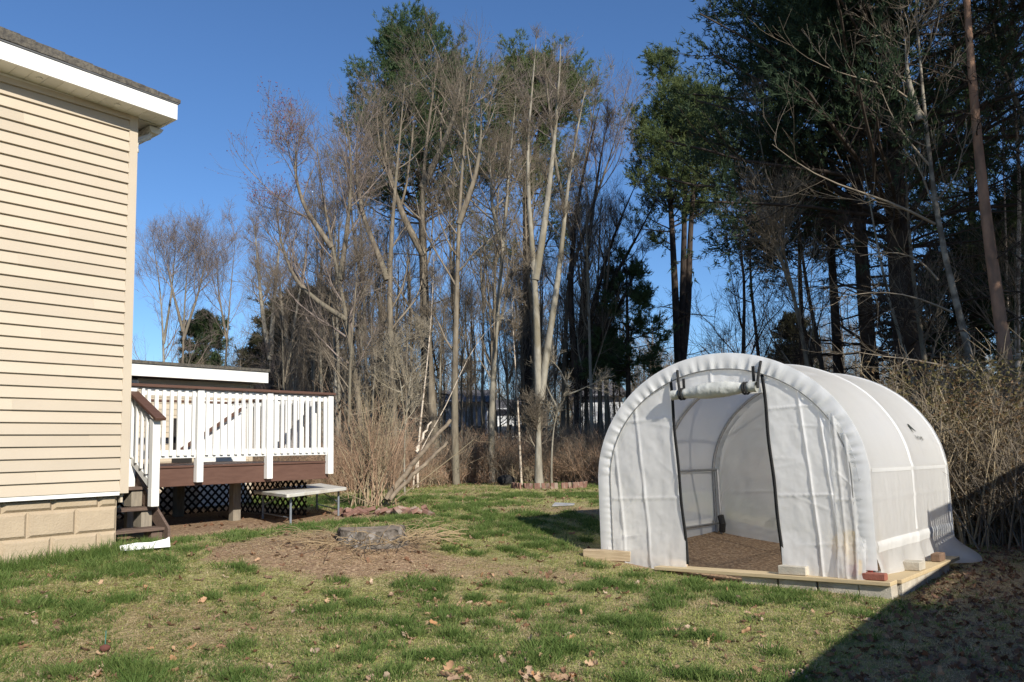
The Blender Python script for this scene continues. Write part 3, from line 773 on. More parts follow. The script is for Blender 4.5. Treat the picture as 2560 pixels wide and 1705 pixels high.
# emblem and lettering on the side of the cover
sw = MB()
em = [(0, 0), (.03, .045), (.08, .05), (.125, .02), (.20, -.045), (.12, .0), (.075, .015), (.05, -.01), (.03, -.06), (.02, -.02)]
inkm = M('printed_ink', (.03, .035, .03), None, 5, .7)
def cover_pt(yy, zz, lift=.004):
    i = int(np.argmin(np.abs(az_ - zz) + 10 * (S < .5)))
    j = int(np.argmin(np.abs(Yv - yy)))
    return np.array([X3[i, j], yy, Z3[i, j]]) + lift * np.array([nxv[i], 0, nzv[i]])
def side_xy(u, v, y0, z0):
    """lay a small mark on the sloping cover"""
    th = .50
    base = cover_pt(y0 + .1, z0)
    nrm = cover_pt(y0 + .1, z0, 1.0) - base; nrm[1] = 0; nrm /= np.linalg.norm(nrm)
    upv = np.array([-nrm[2], 0, nrm[0]])
    return base + np.array([0, u, 0]) + upv * v + nrm * .003
em = [(0, .02), (.03, .06), (.075, .055), (.06, 0), (.22, -.055), (.05, -.08)]
vv = [side_xy(*p, 2.15, 1.62) for p in em]
o = sw.add(vv, [(0, 1, 2, 3), (3, 2, 4), (0, 3, 5)]).build('emblem', inkm, gh)
fc = bpy.data.curves.new('lettering', 'FONT'); fc.body = 'VerLogic'; fc.size = .085; fc.extrude = 0.0005
tmp = bpy.data.objects.new('lettering_tmp', fc); COL.objects.link(tmp)
dg = bpy.context.evaluated_depsgraph_get(); dg.update()
tme = bpy.data.meshes.new_from_object(tmp.evaluated_get(dg)); bpy.data.objects.remove(tmp)
for v in tme.vertices:
    p = side_xy(v.co.x, v.co.y - .16, 2.17, 1.62); v.co = p
tme.materials.clear(); tme.materials.append(inkm)
link('lettering', tme, gh)

def ghw(x, y): return (GH_O[0] + x * _gc - y * _gs, GH_O[1] + x * _gs + y * _gc)
def on_gh(x, y, z): 
    p = Matrix.LocRotScale(gh.location, gh.rotation_euler, None) @ Vector((x, y, z)); return p
grot = tuple(gh.rotation_euler)
# base planks and pavers
PT = .02
p1 = on_gh(.50, -.045, -.0)
o = MB().box(-1.32, 1.32, -.11, .11, -.02, .02).build('plank', yplank, None, p1, grot, bevel=.004)
tag(o, 'long new yellow plank laid along the greenhouse door sill', 'plank')
p2 = on_gh(1.74, 1.50, .001)
o = MB().box(-.12, .12, -1.42, .95, -.02, .02).build('plank', yplank, None, p2, grot, bevel=.004)
tag(o, 'new yellow plank along the right side of the greenhouse', 'plank')
names = ['leftmost paver', 'second paver', 'third paver', 'corner paver']
k = 0
for xx in (.46, .88, 1.30, 1.68):
    w = .40 if xx < 1.6 else .31
    pp = on_gh(xx + (0 if xx < 1.6 else -.02), -.02, -.115)
    o = piece('paver', (w, .19, .185), pp, paver, None, grot, .006)
    tag(o, ['concrete paver half buried under the front plank, farthest from the corner', 'concrete paver under the front plank, third from the corner', 'concrete paver under the front plank, next to the corner one', 'concrete paver under the plank corner where the shadow starts'][k], 'paver', 'pavers under the front plank'); k += 1
for k in range(4):
    pp = on_gh(1.745, .36 + k * .47, -.115)
    o = piece('paver', (.20, .455, .185), pp, paver, None, grot, .006)
    tag(o, 'concrete paver under the side plank, %s counting back from the corner' % ['first', 'second', 'third', 'fourth', 'fifth'][k], 'paver', 'pavers under the side plank')
o = piece('brick', (.22, .10, .068), on_gh(1.65, -.06, .056), brickm, None, grot, .008); tag(o, 'red brick lying on the plank corner of the greenhouse', 'brick')
o = piece('concrete_block', (.30, .10, .09), on_gh(.83, -.065, .068), paver, None, grot, .006); tag(o, 'grey concrete block on the front plank at the door edge', 'block')
o = piece('concrete_block', (.20, .22, .09), on_gh(1.74, .92, .068), paver, None, grot, .006); tag(o, 'grey concrete block on the side plank holding the cover', 'block')
o = piece('brick', (.10, .24, .09), on_gh(1.77, 1.85, .068), M('old_brown_brick', (.22, .14, .09), (.15, .10, .07), 8, .9, .4, 60), None, grot, .008); tag(o, 'old brown brick at the rear end of the side plank', 'brick')
x_, y_, z_ = gp(1520, 1398)
o = piece('landscape_timber', (.62, .13, .13), (x_, y_, z_ + .05), M('pale_timber', (.47, .37, .24), (.36, .27, .17), 6, .85, .3, 40, stretch=(1, 8, 8)), None, (0, 0, math.radians(-24)), .008); tag(o, 'short pale timber block at the left front foot of the greenhouse', 'timber')
x_, y_, z_ = gp(1680, 1420)
def rock(name, r, seed, mat, sq=(1, 1, .6), par=None, loc=(0, 0, 0), amp=.28):
    bm = bmesh.new(); bmesh.ops.create_icosphere(bm, subdivisions=3, radius=1)
    rr = _rs(seed); w1 = rr.randn(6, 3) * 2.2; ph = rr.rand(6) * 6
    for v in bm.verts:
        c0 = np.array(v.co); d = sum(math.sin(float(w1[i] @ c0) + ph[i]) for i in range(6)) / 6
        v.co = Vector((c0 * (1 + amp * d)) * np.array(sq) * r)
    me = bpy.data.meshes.new(name); bm.to_mesh(me); bm.free(); me.materials.append(mat)
    for p in me.polygons: p.use_smooth = True
    return link(name, me, par, loc)
o = rock('rock', .15, 5, M('pale_rock', (.50, .38, .27), (.36, .25, .17), 6, .9, .5, 20), (1.25, .7, .55), None, (x_, y_, z_ + .03)); tag(o, 'pale tan rock holding down the front flap by the door', 'rock')
# bag inside the right front corner
bagp = on_gh(1.40, .12, .0)
bag = thing('soil_bag', 'yellow and red soil bag slumped inside the greenhouse front corner', 'bag', bagp, grot)
rock('upper_bag', .21, 11, yellowm, (.9, .5, .85), bag, (-.03, 0, .30), .15); rock('lower_bag', .17, 12, redbag, (.9, .55, .45), bag, (.04, 0, .08), .12)
o = MB().box(-.02, .02, -.02, .02, 0, .22).build('stake', yellowm, None, on_gh(1.50, .0, -.02), grot); tag(o, 'short yellow stake behind the red brick', 'stake')
# right-hand small things
x_, y_, z_ = gp(2483, 1350)
gd = thing('gourd', 'cream and green striped gourd lying on the shaded ground', 'gourd', (x_, y_, z_ + .07))
bm = bmesh.new(); bmesh.ops.create_uvsphere(bm, u_segments=32, v_segments=14, radius=.13)
me = bpy.data.meshes.new('gourd_body')
for v in bm.verts:
    a_ = math.atan2(v.co.y, v.co.z); v.co.y *= 1 + .05 * math.cos(9 * a_); v.co.x *= 1.25; v.co.z *= .85
bm.faces.ensure_lookup_table()
for f in bm.faces:
    cc = f.calc_center_median(); a_ = math.atan2(cc.y, cc.z); f.material_index = 1 if math.cos(9 * a_) < -.35 else 0; f.smooth = True
bm.to_mesh(me); bm.free(); me.materials.append(M('gourd_cream', (.46, .43, .27), None, 9, .6)); me.materials.append(M('gourd_green', (.13, .13, .05), None, 9, .6))
link('gourd_body', me, gd, rot=(0, 0, .9)); MB().tube([(.16, 0, 0), (.20, .01, .02), (.23, .03, .02)], [.015, .012, .012], 6).build('stem', darkwood, gd, rot=(0, 0, .9))
x_, y_, z_ = gp(2411, 1338)
o = rock('plastic_scrap', .07, 31, hosebl, (1.4, .7, .5), None, (x_, y_, z_ + .02), .4); tag(o, 'scrap of blue plastic on the ground by the rear corner', 'plastic scrap')

# ------------------------------------------------------------------ deck on the right, outside the frame, whose railing throws the striped shadow
sdk = thing('side_deck', 'raised deck with close-set pickets just outside the right edge', 'deck', (3.49, 2.37, 0), (0, 0, math.radians(90 - 36.7)))
for (t0_, t1_, fz, tz_) in ((-6.0, 5.5, 1.74, 2.0), (5.5, 13.0, 2.28, 2.68)):
    MB().box(t0_, t1_ - .01, -4.5, -.045, fz - .16, fz).build('floor', brown, sdk)
    MB().box(t0_, t1_ - .01, -.04, -.01, -.2, fz).build('skirt', brown, sdk)
    MB().box(t0_, t1_ - .01, -.05, .05, tz_ - .06, tz_).build('top_rail', white, sdk)
    MB().box(t0_, t1_ - .01, -.02, .02, fz + .02, fz + .05).build('bottom_rail', white, sdk)
    if t0_ < 0: MB().box(t0_, 3.12, -.03, .03, fz, tz_ - .062).build('shade_board', white, sdk)  # unseen board added in place of pickets, to make the lawn shadow solid
    t_ = max(t0_ + .05, 3.16)
    while t_ < t1_ - .05:
        piece('picket', (.045, .045, tz_ - .06 - fz), (t_, 0, (tz_ - .06 + fz) / 2), white, sdk); t_ += .092
piece('post', (.11, .11, 2.7), (5.5, 0, 1.35), white, sdk)

# ------------------------------------------------------------------ trees
def smooth_path(P, n):
    P = np.asarray(P, float)
    d = np.r_[0, np.cumsum(np.linalg.norm(np.diff(P, axis=0), axis=1))]
    t = np.linspace(0, d[-1], n)
    Q = np.stack([np.interp(t, d, P[:, k]) for k in range(3)], -1)
    for _ in range(2): Q[1:-1] = (Q[:-2] + 2 * Q[1:-1] + Q[2:]) / 4
    return Q
def spawn(rg, P, R, per, t0, t1, ln, ang, up, jit, nseg, rr=.6, rmin=.004, bias=None, rend=.35, tpow=1.0):
    """children of every polyline: start, direction and length drawn at random; returns polylines"""
    B, n, _ = P.shape
    cnt = per if np.ndim(per) else np.full(B, per)
    cnt = np.floor(cnt + rg.rand(B)).astype(int)
    i = np.repeat(np.arange(B), cnt); K = len(i)
    if K == 0: return np.zeros((0, nseg + 1, 3)), np.zeros((0, nseg + 1))
    t = t0 + (t1 - t0) * rg.rand(K) ** tpow
    f = t * (n - 1); a = np.minimum(f.astype(int), n - 2); w = (f - a)[:, None]
    p0 = P[i, a] * (1 - w) + P[i, a + 1] * w
    r0 = R[i, a] * (1 - w[:, 0]) + R[i, a + 1] * w[:, 0]
    tan = P[i, a + 1] - P[i, a]; tan /= np.linalg.norm(tan, axis=1, keepdims=True) + 1e-9
    q = rg.randn(K, 3)
    if bias is not None: q += bias
    q -= tan * (q * tan).sum(1, keepdims=True); q /= np.linalg.norm(q, axis=1, keepdims=True) + 1e-9
    A = np.radians(ang[0] + ang[1] * rg.randn(K))[:, None]
    d = np.cos(A) * tan + np.sin(A) * q
    plen = np.linalg.norm(np.diff(P, axis=1), axis=2).sum(1)[i]
    l = ln(t, plen) * (.65 + .7 * rg.rand(K))
    out = np.zeros((K, nseg + 1, 3)); out[:, 0] = p0
    for s in range(nseg):
        d = d + np.array([0, 0, 1.]) * up / nseg + jit * rg.randn(K, 3)
        d /= np.linalg.norm(d, axis=1, keepdims=True) + 1e-9
        out[:, s + 1] = out[:, s] + d * (l / nseg)[:, None]
    rb = np.maximum(r0 * rr * (.7 + .3 * rg.rand(K)), rmin)
    rb = np.minimum(rb, np.maximum(l * .03, rmin))
    rad = rb[:, None] * np.linspace(1, rend, nseg + 1)[None]
    return out, np.maximum(rad, rmin * .7)
def join(parts):
    Vs, Qs, k = [], [], 0
    for V_, Q_ in parts:
        if len(V_) == 0: continue
        Vs.append(V_); Qs.append(Q_ + k); k += len(V_)
    if not Vs: return np.zeros((0, 3)), np.zeros((0, 4), int)
    return np.concatenate(Vs), np.concatenate(Qs)
TRI = [0]
def needles(rg, P0, D, n, ln, wd, spread=.75):
    """fans of narrow needle triangles; P0 (K,3) D (K,3)"""
    K = len(P0); q = rg.randn(K, n, 3); d = D[:, None, :] + q * spread; d /= np.linalg.norm(d, axis=2, keepdims=True) + 1e-9
    s = np.cross(d, rg.randn(K, n, 3)); s /= np.linalg.norm(s, axis=2, keepdims=True) + 1e-9
    l = ln * (.6 + .8 * rg.rand(K, n, 1)); p = P0[:, None, :] + rg.randn(K, n, 3) * ln * .18
    V_ = np.stack([p - s * wd, p + s * wd, p + d * l], 2).reshape(-1, 3)
    return V_, np.arange(len(V_)).reshape(-1, 3)
def stems_from(paths, Y, r0, top=.06):
    out = []
    for k, pa in enumerate(paths):
        rk = r0 if k == 0 else r0 * .8
        if isinstance(pa, dict): Yk = pa.get('Y', Y); rk = pa.get('r', rk); pts = pa['p']
        else: Yk, pts = Y, pa
        P = [atY(x, y, Yk + (dy[0] if dy else 0)) for x, y, *dy in pts]
        out.append((smooth_path(P, 14), np.linspace(1, top, 14) ** .85 * rk))
    return out
def root_tree(o_name, label, cat, base, group):
    return thing(o_name, label, cat, base, (0, 0, 0), group)
def bare_tree(label, Y, paths, r0, bark, twig, dens=1.0, seed=1, spread=1.0, up=.5, name='bare_tree', start=.30, buds=False, group='leafless trees at the wood edge', extra=(), fine=1.0, l1=.30, sides=7):
    rg = _rs(seed)
    st = stems_from(paths, Y, r0 * .72)
    b0 = st[0][0][0]; base = np.array([b0[0], b0[1], gz(b0[0], b0[1])])
    if b0[2] > base[2] - .1:   # carry the trunk down to the ground
        P0 = np.vstack([[b0[0] + .02, b0[1], base[2] - .15], st[0][0]]); st[0] = (smooth_path(P0, 15)[:14] if False else smooth_path(P0, 14), st[0][1])
    root = root_tree(name, label, 'tree', tuple(base), group)
    tv = join([tubes(P[None], R[None], sides) for P, R in st])
    link('trunk', mesh_np('trunk', tv[0] - base, tv[1], mats=[bark], smooth=True), root)
    ex = stems_from(extra, Y, r0 * .24, .12) if extra else []
    P = np.stack([p for p, r in st]); R = np.stack([r for p, r in st])
    Hh = P[0, -1, 2] - P[0, 0, 2]
    L1 = spawn(rg, P, R, 13 * dens, start, 1.0, lambda t, pl: l1 * 1.1 * spread * Hh * (1.15 - .75 * t) * .8, (43, 13), up * .95, .09, 7, .5, .010, tpow=.8)
    if ex:
        L1 = (np.concatenate([L1[0], np.stack([smooth_path(p, 8) for p, r in ex])]), np.concatenate([L1[1], np.stack([np.interp(np.linspace(0, 13, 8), np.arange(14), r) for p, r in ex])]))
    L2 = spawn(rg, *L1, 6.5 * dens ** .5, .12, 1.0, lambda t, pl: pl * .52 * (1.15 - .6 * t), (38, 13), up * .7, .11, 5, .55, .006)
    L3 = spawn(rg, *L2, 5.0 * fine, .12, 1.0, lambda t, pl: pl * .5 * (1.1 - .5 * t) + .12, (36, 13), .3, .13, 2, .6, .0040)
    L4 = spawn(rg, *L3, 1.9 * fine, .15, 1.0, lambda t, pl: pl * .5 + .06, (32, 12), .3, .12, 1, .7, .0029)
    cv = join([tubes(*L1, 5), tubes(*L2, 3), tubes(*L3, 3), tubes(*L4, 3)])
    tris = None; mats = [twig]; tm = None
    V_ = cv[0]
    if buds:
        tip = np.concatenate([L4[0][:, -1], L3[0][:, -1]]); tip = tip[(tip[:, 2] > np.quantile(tip[:, 2], .35)) & (tip[:, 0] < np.quantile(tip[:, 0], .45))]
        bv, bt = needles(rg, tip[::2], rg.randn(len(tip[::2]), 3) * .3, 3, .04, .012, 1.2)
        tris = bt + len(V_); V_ = np.concatenate([V_, bv]); mats.append(budm); tm = 1
    me = mesh_np('crown', V_ - base, cv[1], tris, mats=mats, tmat=tm)
    TRI[0] += len(cv[1]) * 2
    link('crown', me, root)
    return root
def pine_tree(label, Y, paths, r0, bark, leafm, top_py, crown_py, halfw, seed=1, nb=60, name='pine_tree', group='white pines in the woods', shape='oval', dead=18, clump=.145, dense=1.0, twig=None, up=.35, one_side=None, lowfrac=.25):
    """halfw: crown half width in metres"""
    rg = _rs(seed)
    st = stems_from(paths, Y, r0, .12)
    b0 = st[0][0][0]; base = np.array([b0[0], b0[1], gz(b0[0], b0[1])])
    P0 = np.vstack([[b0[0] + .02, b0[1], base[2] - .15], st[0][0]]); st[0] = (smooth_path(P0, 14), st[0][1])
    root = root_tree(name, label, 'tree', tuple(base), group)
    tv = join([tubes(P[None], R[None], 9) for P, R in st])
    link('trunk', mesh_np('trunk', tv[0] - base, tv[1], mats=[bark], smooth=True), root)
    P = np.stack([p for p, r in st]); R = np.stack([r for p, r in st])
    ztop = P[:, -1, 2].max(); zc = atY(PPX, crown_py, Y)[2]; z0 = P[0, 0, 2]
    ts = (zc - z0) / (ztop - z0)
    def prof(t, pl):
        u = np.clip((t - ts) / (1 - ts), 0, 1)
        if shape == 'oval': w = np.sin(np.pi * (.12 + .86 * u)) ** .75 * (1.0 - .25 * u)
        elif shape == 'cone': w = (1 - u) ** .85 + .06
        else: w = np.clip(1.25 - u, .25, 1) ** .8
        return halfw * w * 1.0
    bias = np.array(one_side) if one_side is not None else None
    L1 = spawn(rg, P, R, nb / len(st), ts, .985, prof, (78 if shape != 'oval' else 68, 12), up, .09, 6, .35, .012, bias=bias)
    L2 = spawn(rg, *L1, 7, .25, 1.0, lambda t, pl: .12 + pl * .36 * (1.15 - .6 * t), (48, 12), .35, .12, 4, .6, .006)
    L3 = spawn(rg, *L2, 3.2 * dense, .2, 1.0, lambda t, pl: pl * .42 + .10, (42, 12), .3, .12, 2, .6, .004)
    parts = [tubes(*L1, 5), tubes(*L2, 3)]
    if dead:
        D1 = spawn(rg, P[:1], R[:1], dead, .18, max(ts, .3), lambda t, pl: halfw * .55 + 0 * t, (82, 10), -.1, .10, 5, .2, .010)
        D2 = spawn(rg, *D1, 6, .2, 1, lambda t, pl: pl * .4, (45, 14), 0, .14, 3, .6, .005)
        D3 = spawn(rg, *D2, 4, .2, 1, lambda t, pl: pl * .4, (45, 14), 0, .16, 2, .6, .0035)
        parts += [tubes(*D1, 4), tubes(*D2, 3), tubes(*D3, 3)]
    cv = join(parts)
    link('branches', mesh_np('branches', cv[0] - base, cv[1], mats=[twig or twig_d]), root)
    # needle fans along the outer twigs
    def along(Lv, ks):
        Pp, Dd = [], []
        for k in ks:
            n = Lv[0].shape[1]; a = min(int(k * (n - 1)), n - 2); w = k * (n - 1) - a
            Pp.append(Lv[0][:, a] * (1 - w) + Lv[0][:, a + 1] * w); Dd.append(Lv[0][:, a + 1] - Lv[0][:, a])
        Pp, Dd = np.concatenate(Pp), np.concatenate(Dd); return Pp, Dd / (np.linalg.norm(Dd, axis=1, keepdims=True) + 1e-9)
    p3, d3 = along(L3, (.4, .8, 1.0)); p2, d2 = along(L2, (.45, .75, 1.0))
    pp_, dd_ = np.concatenate([p3, p2]), np.concatenate([d3, d2]) + np.array([0, 0, .25])
    nv, nt_ = needles(rg, pp_, dd_, 7, clump, clump * .10, .62)
    link('crown', mesh_np('crown', nv - base, None, nt_, mats=[leafm]), root)
    TRI[0] += len(nt_) + len(cv[1]) * 2
    return root

B = bare_tree
# far left group
B('tall thin leafless tree nearest the house corner, pale stem over the shed roof', 46, [[(412, 985), (408, 850), (402, 720), (385, 620), (380, 590)], [(409, 860), (428, 740), (440, 600)]], .15, bark_p, twig_v, 1.3, 11, 1.0, .7, start=.35, fine=1.2)
B('leafless tree over the shed roof with a wide mauve crown', 45, [[(455, 990), (458, 860), (462, 740), (470, 640), (478, 590)], [(458, 850), (500, 720), (520, 610)], [(458, 830), (425, 700), (415, 620)]], .16, bark_g, twig_v, 1.2, 12, 1.0, .7, start=.35, fine=1.2)
B('slim leafless tree between the shed roof and the forked pale tree', 47, [[(560, 990), (566, 860), (575, 740), (585, 640), (590, 580)], [(566, 850), (545, 720), (540, 630)]], .13, bark_g, twig_v, 1.3, 13, 1.0, .6, start=.3, fine=1.2)
B('forked tree with two pale stems right of the shed roof', 37, [[(672, 1010), (674, 930), (676, 880)], [(675, 900), (658, 800), (648, 700), (640, 600), (632, 545)], [(676, 890), (682, 790), (690, 700), (700, 600), (705, 550)]], .22, bark_p, twig_v, 1.3, 14, .95, .6, start=.3, fine=1.1)
B('leaning pale tree with crooked stem behind the deck corner', 34, [[(715, 1000), (722, 900), (738, 800), (750, 720), (768, 620), (775, 540)], [(724, 880), (705, 780), (700, 690)]], .15, bark_p, twig_g, 1.4, 15, .9, .5, start=.25, fine=1.1)
# main stand
B('red budded maple with a bent dark limb at the left of the stand', 23, [[(912, 1180), (902, 1050), (886, 920), (868, 800), (850, 700), (826, 600), (802, 480), (792, 360)], [(868, 800), (800, 760), (735, 700), (700, 600), (690, 520)], [(850, 700), (870, 560), (880, 420), (870, 320)], [(830, 620), (760, 520), (735, 430), (742, 350)]], .16, bark_g, twig_v, 1.2, 16, .85, .6, start=.25, buds=True)
B('slender grey tree just right of the deck end', 24, [[(846, 1180), (843, 1050), (838, 900), (832, 780), (825, 650), (835, 520)]], .10, bark_p, twig_g, 1.6, 17, .8, .5, start=.2)
B('thin grey tree in front of the red budded maple', 22.5, [[(872, 1180), (872, 1060), (874, 940), (880, 820), (884, 760), (900, 640), (905, 560)]], .085, bark_g, twig_g, 1.5, 18, .8, .5, start=.25)
B('stout brown trunk left of the leaning twin trunks', 24.5, [[(990, 1170), (985, 1040), (978, 900), (974, 780), (966, 690), (980, 590), (985, 480), (1000, 340), (1012, 210)], [(968, 700), (935, 610), (905, 540), (890, 430), (895, 300)]], .19, bark_g, twig_g, .9, 19, .9, .6, start=.28)
B('thickest brown trunk forking high below the left pine', 25.5, [[(1090, 1160), (1080, 1010), (1070, 880), (1062, 760), (1060, 650), (1050, 560), (1052, 450), (1065, 340), (1085, 220), (1095, 150)], [(1060, 640), (1015, 560), (985, 480), (960, 380), (960, 260)], [(1054, 470), (1100, 380), (1140, 280), (1155, 190)]], .23, bark_g, twig_g, .85, 20, .9, .7, start=.28)
B('thin white birch stem leaning right in front of the thick trunks', 22, [[(1042, 1160), (1052, 1040), (1066, 930), (1076, 830), (1083, 720), (1085, 640)]], .05, bark_b, twig_g, .9, 21, .5, .5, name='birch_tree', start=.55, group='white birches at the wood edge', l1=.22)
B('straight brown trunk left of the curved pale trunk', 23.5, [[(1138, 1180), (1134, 1060), (1136, 930), (1140, 800), (1144, 660), (1146, 560), (1152, 430), (1165, 300), (1180, 180)], [(1146, 560), (1190, 440), (1205, 330), (1200, 230)]], .17, bark_g, twig_g, .95, 22, .85, .7, start=.3)
B('gently curved brown trunk left of the second birch', 24.5, [[(1228, 1180), (1224, 1070), (1230, 960), (1240, 830), (1250, 700), (1260, 590), (1268, 470), (1280, 340), (1290, 240)], [(1256, 620), (1230, 520), (1225, 400)]], .15, bark_p, twig_g, .95, 23, .85, .7, start=.3)
B('white birch stem standing between the curved trunk and the forked grey tree', 22.5, [[(1302, 1180), (1299, 1090), (1292, 970), (1286, 880), (1280, 780), (1278, 700)]], .05, bark_b, twig_g, .9, 24, .5, .5, name='birch_tree', start=.55, group='white birches at the wood edge', l1=.22)
B('pale grey forked tree with two tall stems left of the greenhouse', 21, [[(1346, 1190), (1346, 1080), (1349, 990)], [(1347, 1010), (1343, 880), (1342, 760), (1335, 680), (1326, 560), (1316, 430), (1322, 300), (1335, 180), (1340, 110)], [(1352, 1000), (1366, 880), (1385, 770), (1398, 680), (1410, 560), (1420, 450), (1440, 340), (1462, 230)], [(1338, 700), (1358, 590), (1372, 470), (1388, 330), (1398, 200), (1402, 110)]], .19, bark_p, twig_g, 1.1, 25, .8, .8, start=.3, l1=.40)
B('slim young tree rising from the ring of bricks', 21.6, [[(1378, 1222), (1379, 1130), (1384, 1060), (1394, 1020), (1412, 985), (1420, 960)], [(1394, 1022), (1368, 970), (1355, 920)], [(1410, 990), (1450, 975), (1500, 950)], [(1418, 965), (1400, 925), (1380, 900)]], .05, bark_p, twig_p, .55, 26, .8, .3, name='young_tree', start=.5, l1=.42, fine=.5)
B('crooked dead white limb leaning through the trunks', 21.5, [[(1030, 1180), (1045, 1120), (1115, 1030), (1135, 960), (1168, 900), (1190, 850), (1225, 810), (1265, 780)]], .032, bark_b, twig_p, .5, 27, .4, .2, name='leaning_tree', start=.6, l1=.18, fine=.6)
B('thin grey double sapling beside the big shrub', 19, [[(1010, 1190), (1012, 1080), (1020, 980), (1035, 900), (1040, 830)], [(1013, 1060), (1002, 960), (985, 880)]], .035, bark_p, twig_p, 1.3, 28, .8, .5, name='young_tree', start=.35, fine=.7)
# dark spray tree and others in the middle
B('dark many stemmed tree fanning right behind the forked grey tree', 27, [[(1440, 1160), (1442, 1050), (1446, 960)], [(1446, 960), (1470, 820), (1505, 680), (1545, 560), (1590, 460)], [(1444, 980), (1452, 820), (1462, 680), (1480, 540), (1500, 400), (1520, 300)], [(1446, 960), (1500, 850), (1560, 740), (1610, 640)], [(1444, 980), (1430, 840), (1425, 700), (1440, 520), (1470, 380), (1500, 260)], [(1446, 970), (1480, 850), (1530, 700), (1600, 580), (1640, 500)]], .22, bark_d, twig_d, 1.2, 29, .75, .8, start=.15, l1=.5)
B('reddish twigged maple rising behind the forked grey tree', 29, [[(1405, 1160), (1410, 900), (1420, 700), (1440, 520), (1470, 360), (1490, 250)], [(1420, 700), (1480, 520), (1530, 380), (1550, 300)], [(1430, 600), (1390, 420), (1370, 250), (1360, 130)]], .15, bark_g, twig_v, 1.1, 30, .7, 1.0, start=.35, buds=False, l1=.4)
k = 31
for label, Y, pa, r0, bk, tw in [
    ('crooked dark tree left of the greenhouse peak', 20, [[(1858, 960), (1855, 820), (1872, 715), (1852, 620), (1830, 500), (1838, 380)]], .10, bark_d, twig_d),
    ('dark tree with an elbow just above the greenhouse peak', 21, [[(1902, 960), (1892, 815), (1874, 726), (1870, 660), (1880, 540), (1895, 420)]], .10, bark_d, twig_d),
    ('dark tree leaning left above the greenhouse roof', 18, [[(2030, 980), (2020, 905), (1997, 785), (1977, 712), (1962, 640), (1930, 500), (1900, 380), (1890, 280)], [(1976, 710), (1935, 600), (1925, 520)]], .10, bark_g, twig_g),
    ('second dark tree leaning left above the greenhouse roof, right of the first', 18.6, [[(2066, 980), (2056, 905), (2036, 805), (2013, 712), (2004, 640), (1990, 500), (1985, 360)]], .11, bark_d, twig_d),
    ('brown lit trunk beside the huge dark pine trunk', 16.5, [[(2325, 980), (2305, 860), (2288, 740), (2278, 650), (2268, 520), (2262, 380)]], .12, bark_g, twig_g),
    ('thin leaning grey trunk crossing the huge dark pine trunk', 16, [[(2300, 1010), (2270, 900), (2225, 770), (2200, 650), (2180, 540), (2160, 420)]], .085, bark_p, twig_d),
]:
    B(label, Y, pa, r0, bk, tw, 1.3, k, .75, .5, start=.25, group='leafless trees behind the greenhouse'); k += 1
B('mottled grey trunk with long pale branches reaching left over the greenhouse', 14.5, [[(2450, 1000), (2425, 850), (2384, 735), (2358, 665), (2345, 600), (2332, 470), (2318, 330), (2300, 200), (2292, 60), (2285, -80)], [(2300, 300), (2270, 200), (2262, 90)]], .12, M('bark_mottled', (.26, .235, .19), (.12, .105, .085), 5, .95, .6, 22, .1, lo=.42, hi=.58), twig_g, .6, 40, .7, .4, start=.3, fine=.7, l1=.26,
  extra=[{'p': [(2338, 560), (2292, 530), (2240, 505), (2150, 480), (2060, 455), (1990, 415), (1930, 360)]}, {'p': [(2312, 290), (2280, 225), (2200, 205), (2120, 195), (2050, 165), (2010, 140)]}, {'p': [(2345, 700), (2300, 640), (2220, 625), (2150, 640)]}, {'p': [(2380, 780), (2280, 735), (2180, 725), (2090, 745)]}, {'p': [(2330, 420), (2250, 330), (2215, 265), (2200, 215)]}, {'p': [(2440, 930), (2330, 910), (2250, 885), (2190, 900), (2110, 870)], 'Y': 13.6}], group='leafless trees behind the greenhouse')
B('pale birch at the right edge of the picture', 17, [[(2545, 1000), (2540, 800), (2545, 600), (2560, 450), (2535, 280), (2525, 120), (2520, -60)]], .10, bark_b, twig_g, 1.2, 41, .8, .4, name='birch_tree', start=.2, group='birches on the right')
B('thin pale stem left of the birch at the right edge', 19, [[(2525, 1000), (2520, 800), (2515, 620), (2512, 480), (2505, 330), (2500, 180)]], .06, bark_b, twig_g, 1.2, 42, .7, .5, name='birch_tree', start=.25, group='birches on the right')
B('leafless tree with spreading twigs at the top right corner', 15.5, [[(2600, 1000), (2598, 600), (2600, 300), (2580, 100), (2560, -60)], [(2600, 400), (2540, 250), (2500, 150), (2480, 40)]], .11, bark_g, twig_d, 1.3, 43, .9, .4, start=.3, group='leafless trees behind the greenhouse')

# slender trees deeper in the stand: copies of four sources
_src = [o for o in bpy.data.objects if o.type == 'EMPTY' and o.get('label') in ('slender grey tree just right of the deck end', 'straight brown trunk left of the curved pale trunk', 'gently curved brown trunk left of the second birch', 'stout brown trunk left of the leaning twin trunks')]
rg = _rs(19)
for k in range(88):
    px_ = 690 + 880 * (k + rg.rand()) / 88; Y_ = rg.uniform(25.5, 37); sr = _src[k % len(_src)]
    p = atY(px_, 1150, Y_); r = sr.copy(); COL.objects.link(r); r.location = (p[0], p[1], gz(p[0], p[1])); r.rotation_euler = (0, 0, rg.rand() * 6.28)
    s_ = rg.uniform(.45, .95) * (.62 if px_ < 800 else 1); r.scale = (s_ * .8, s_ * .8, s_)
    r['label'] = 'slender leafless tree deep in the stand behind the nearer trunks'; r['group'] = 'slender trees deep in the stand'; r.name = 'bare_tree'
    for ch in sr.children:
        c_ = ch.copy(); COL.objects.link(c_); c_.parent = r
PN = pine_tree
PN('tall white pine with the highest crown left of centre', 31, [[(1072, 1150), (1060, 700), (1050, 400), (1046, 85)]], .26, bark_d, needle, 45, 560, 3.1, 51, 125, shape='broad', dense=1.7, up=.7, dead=10)
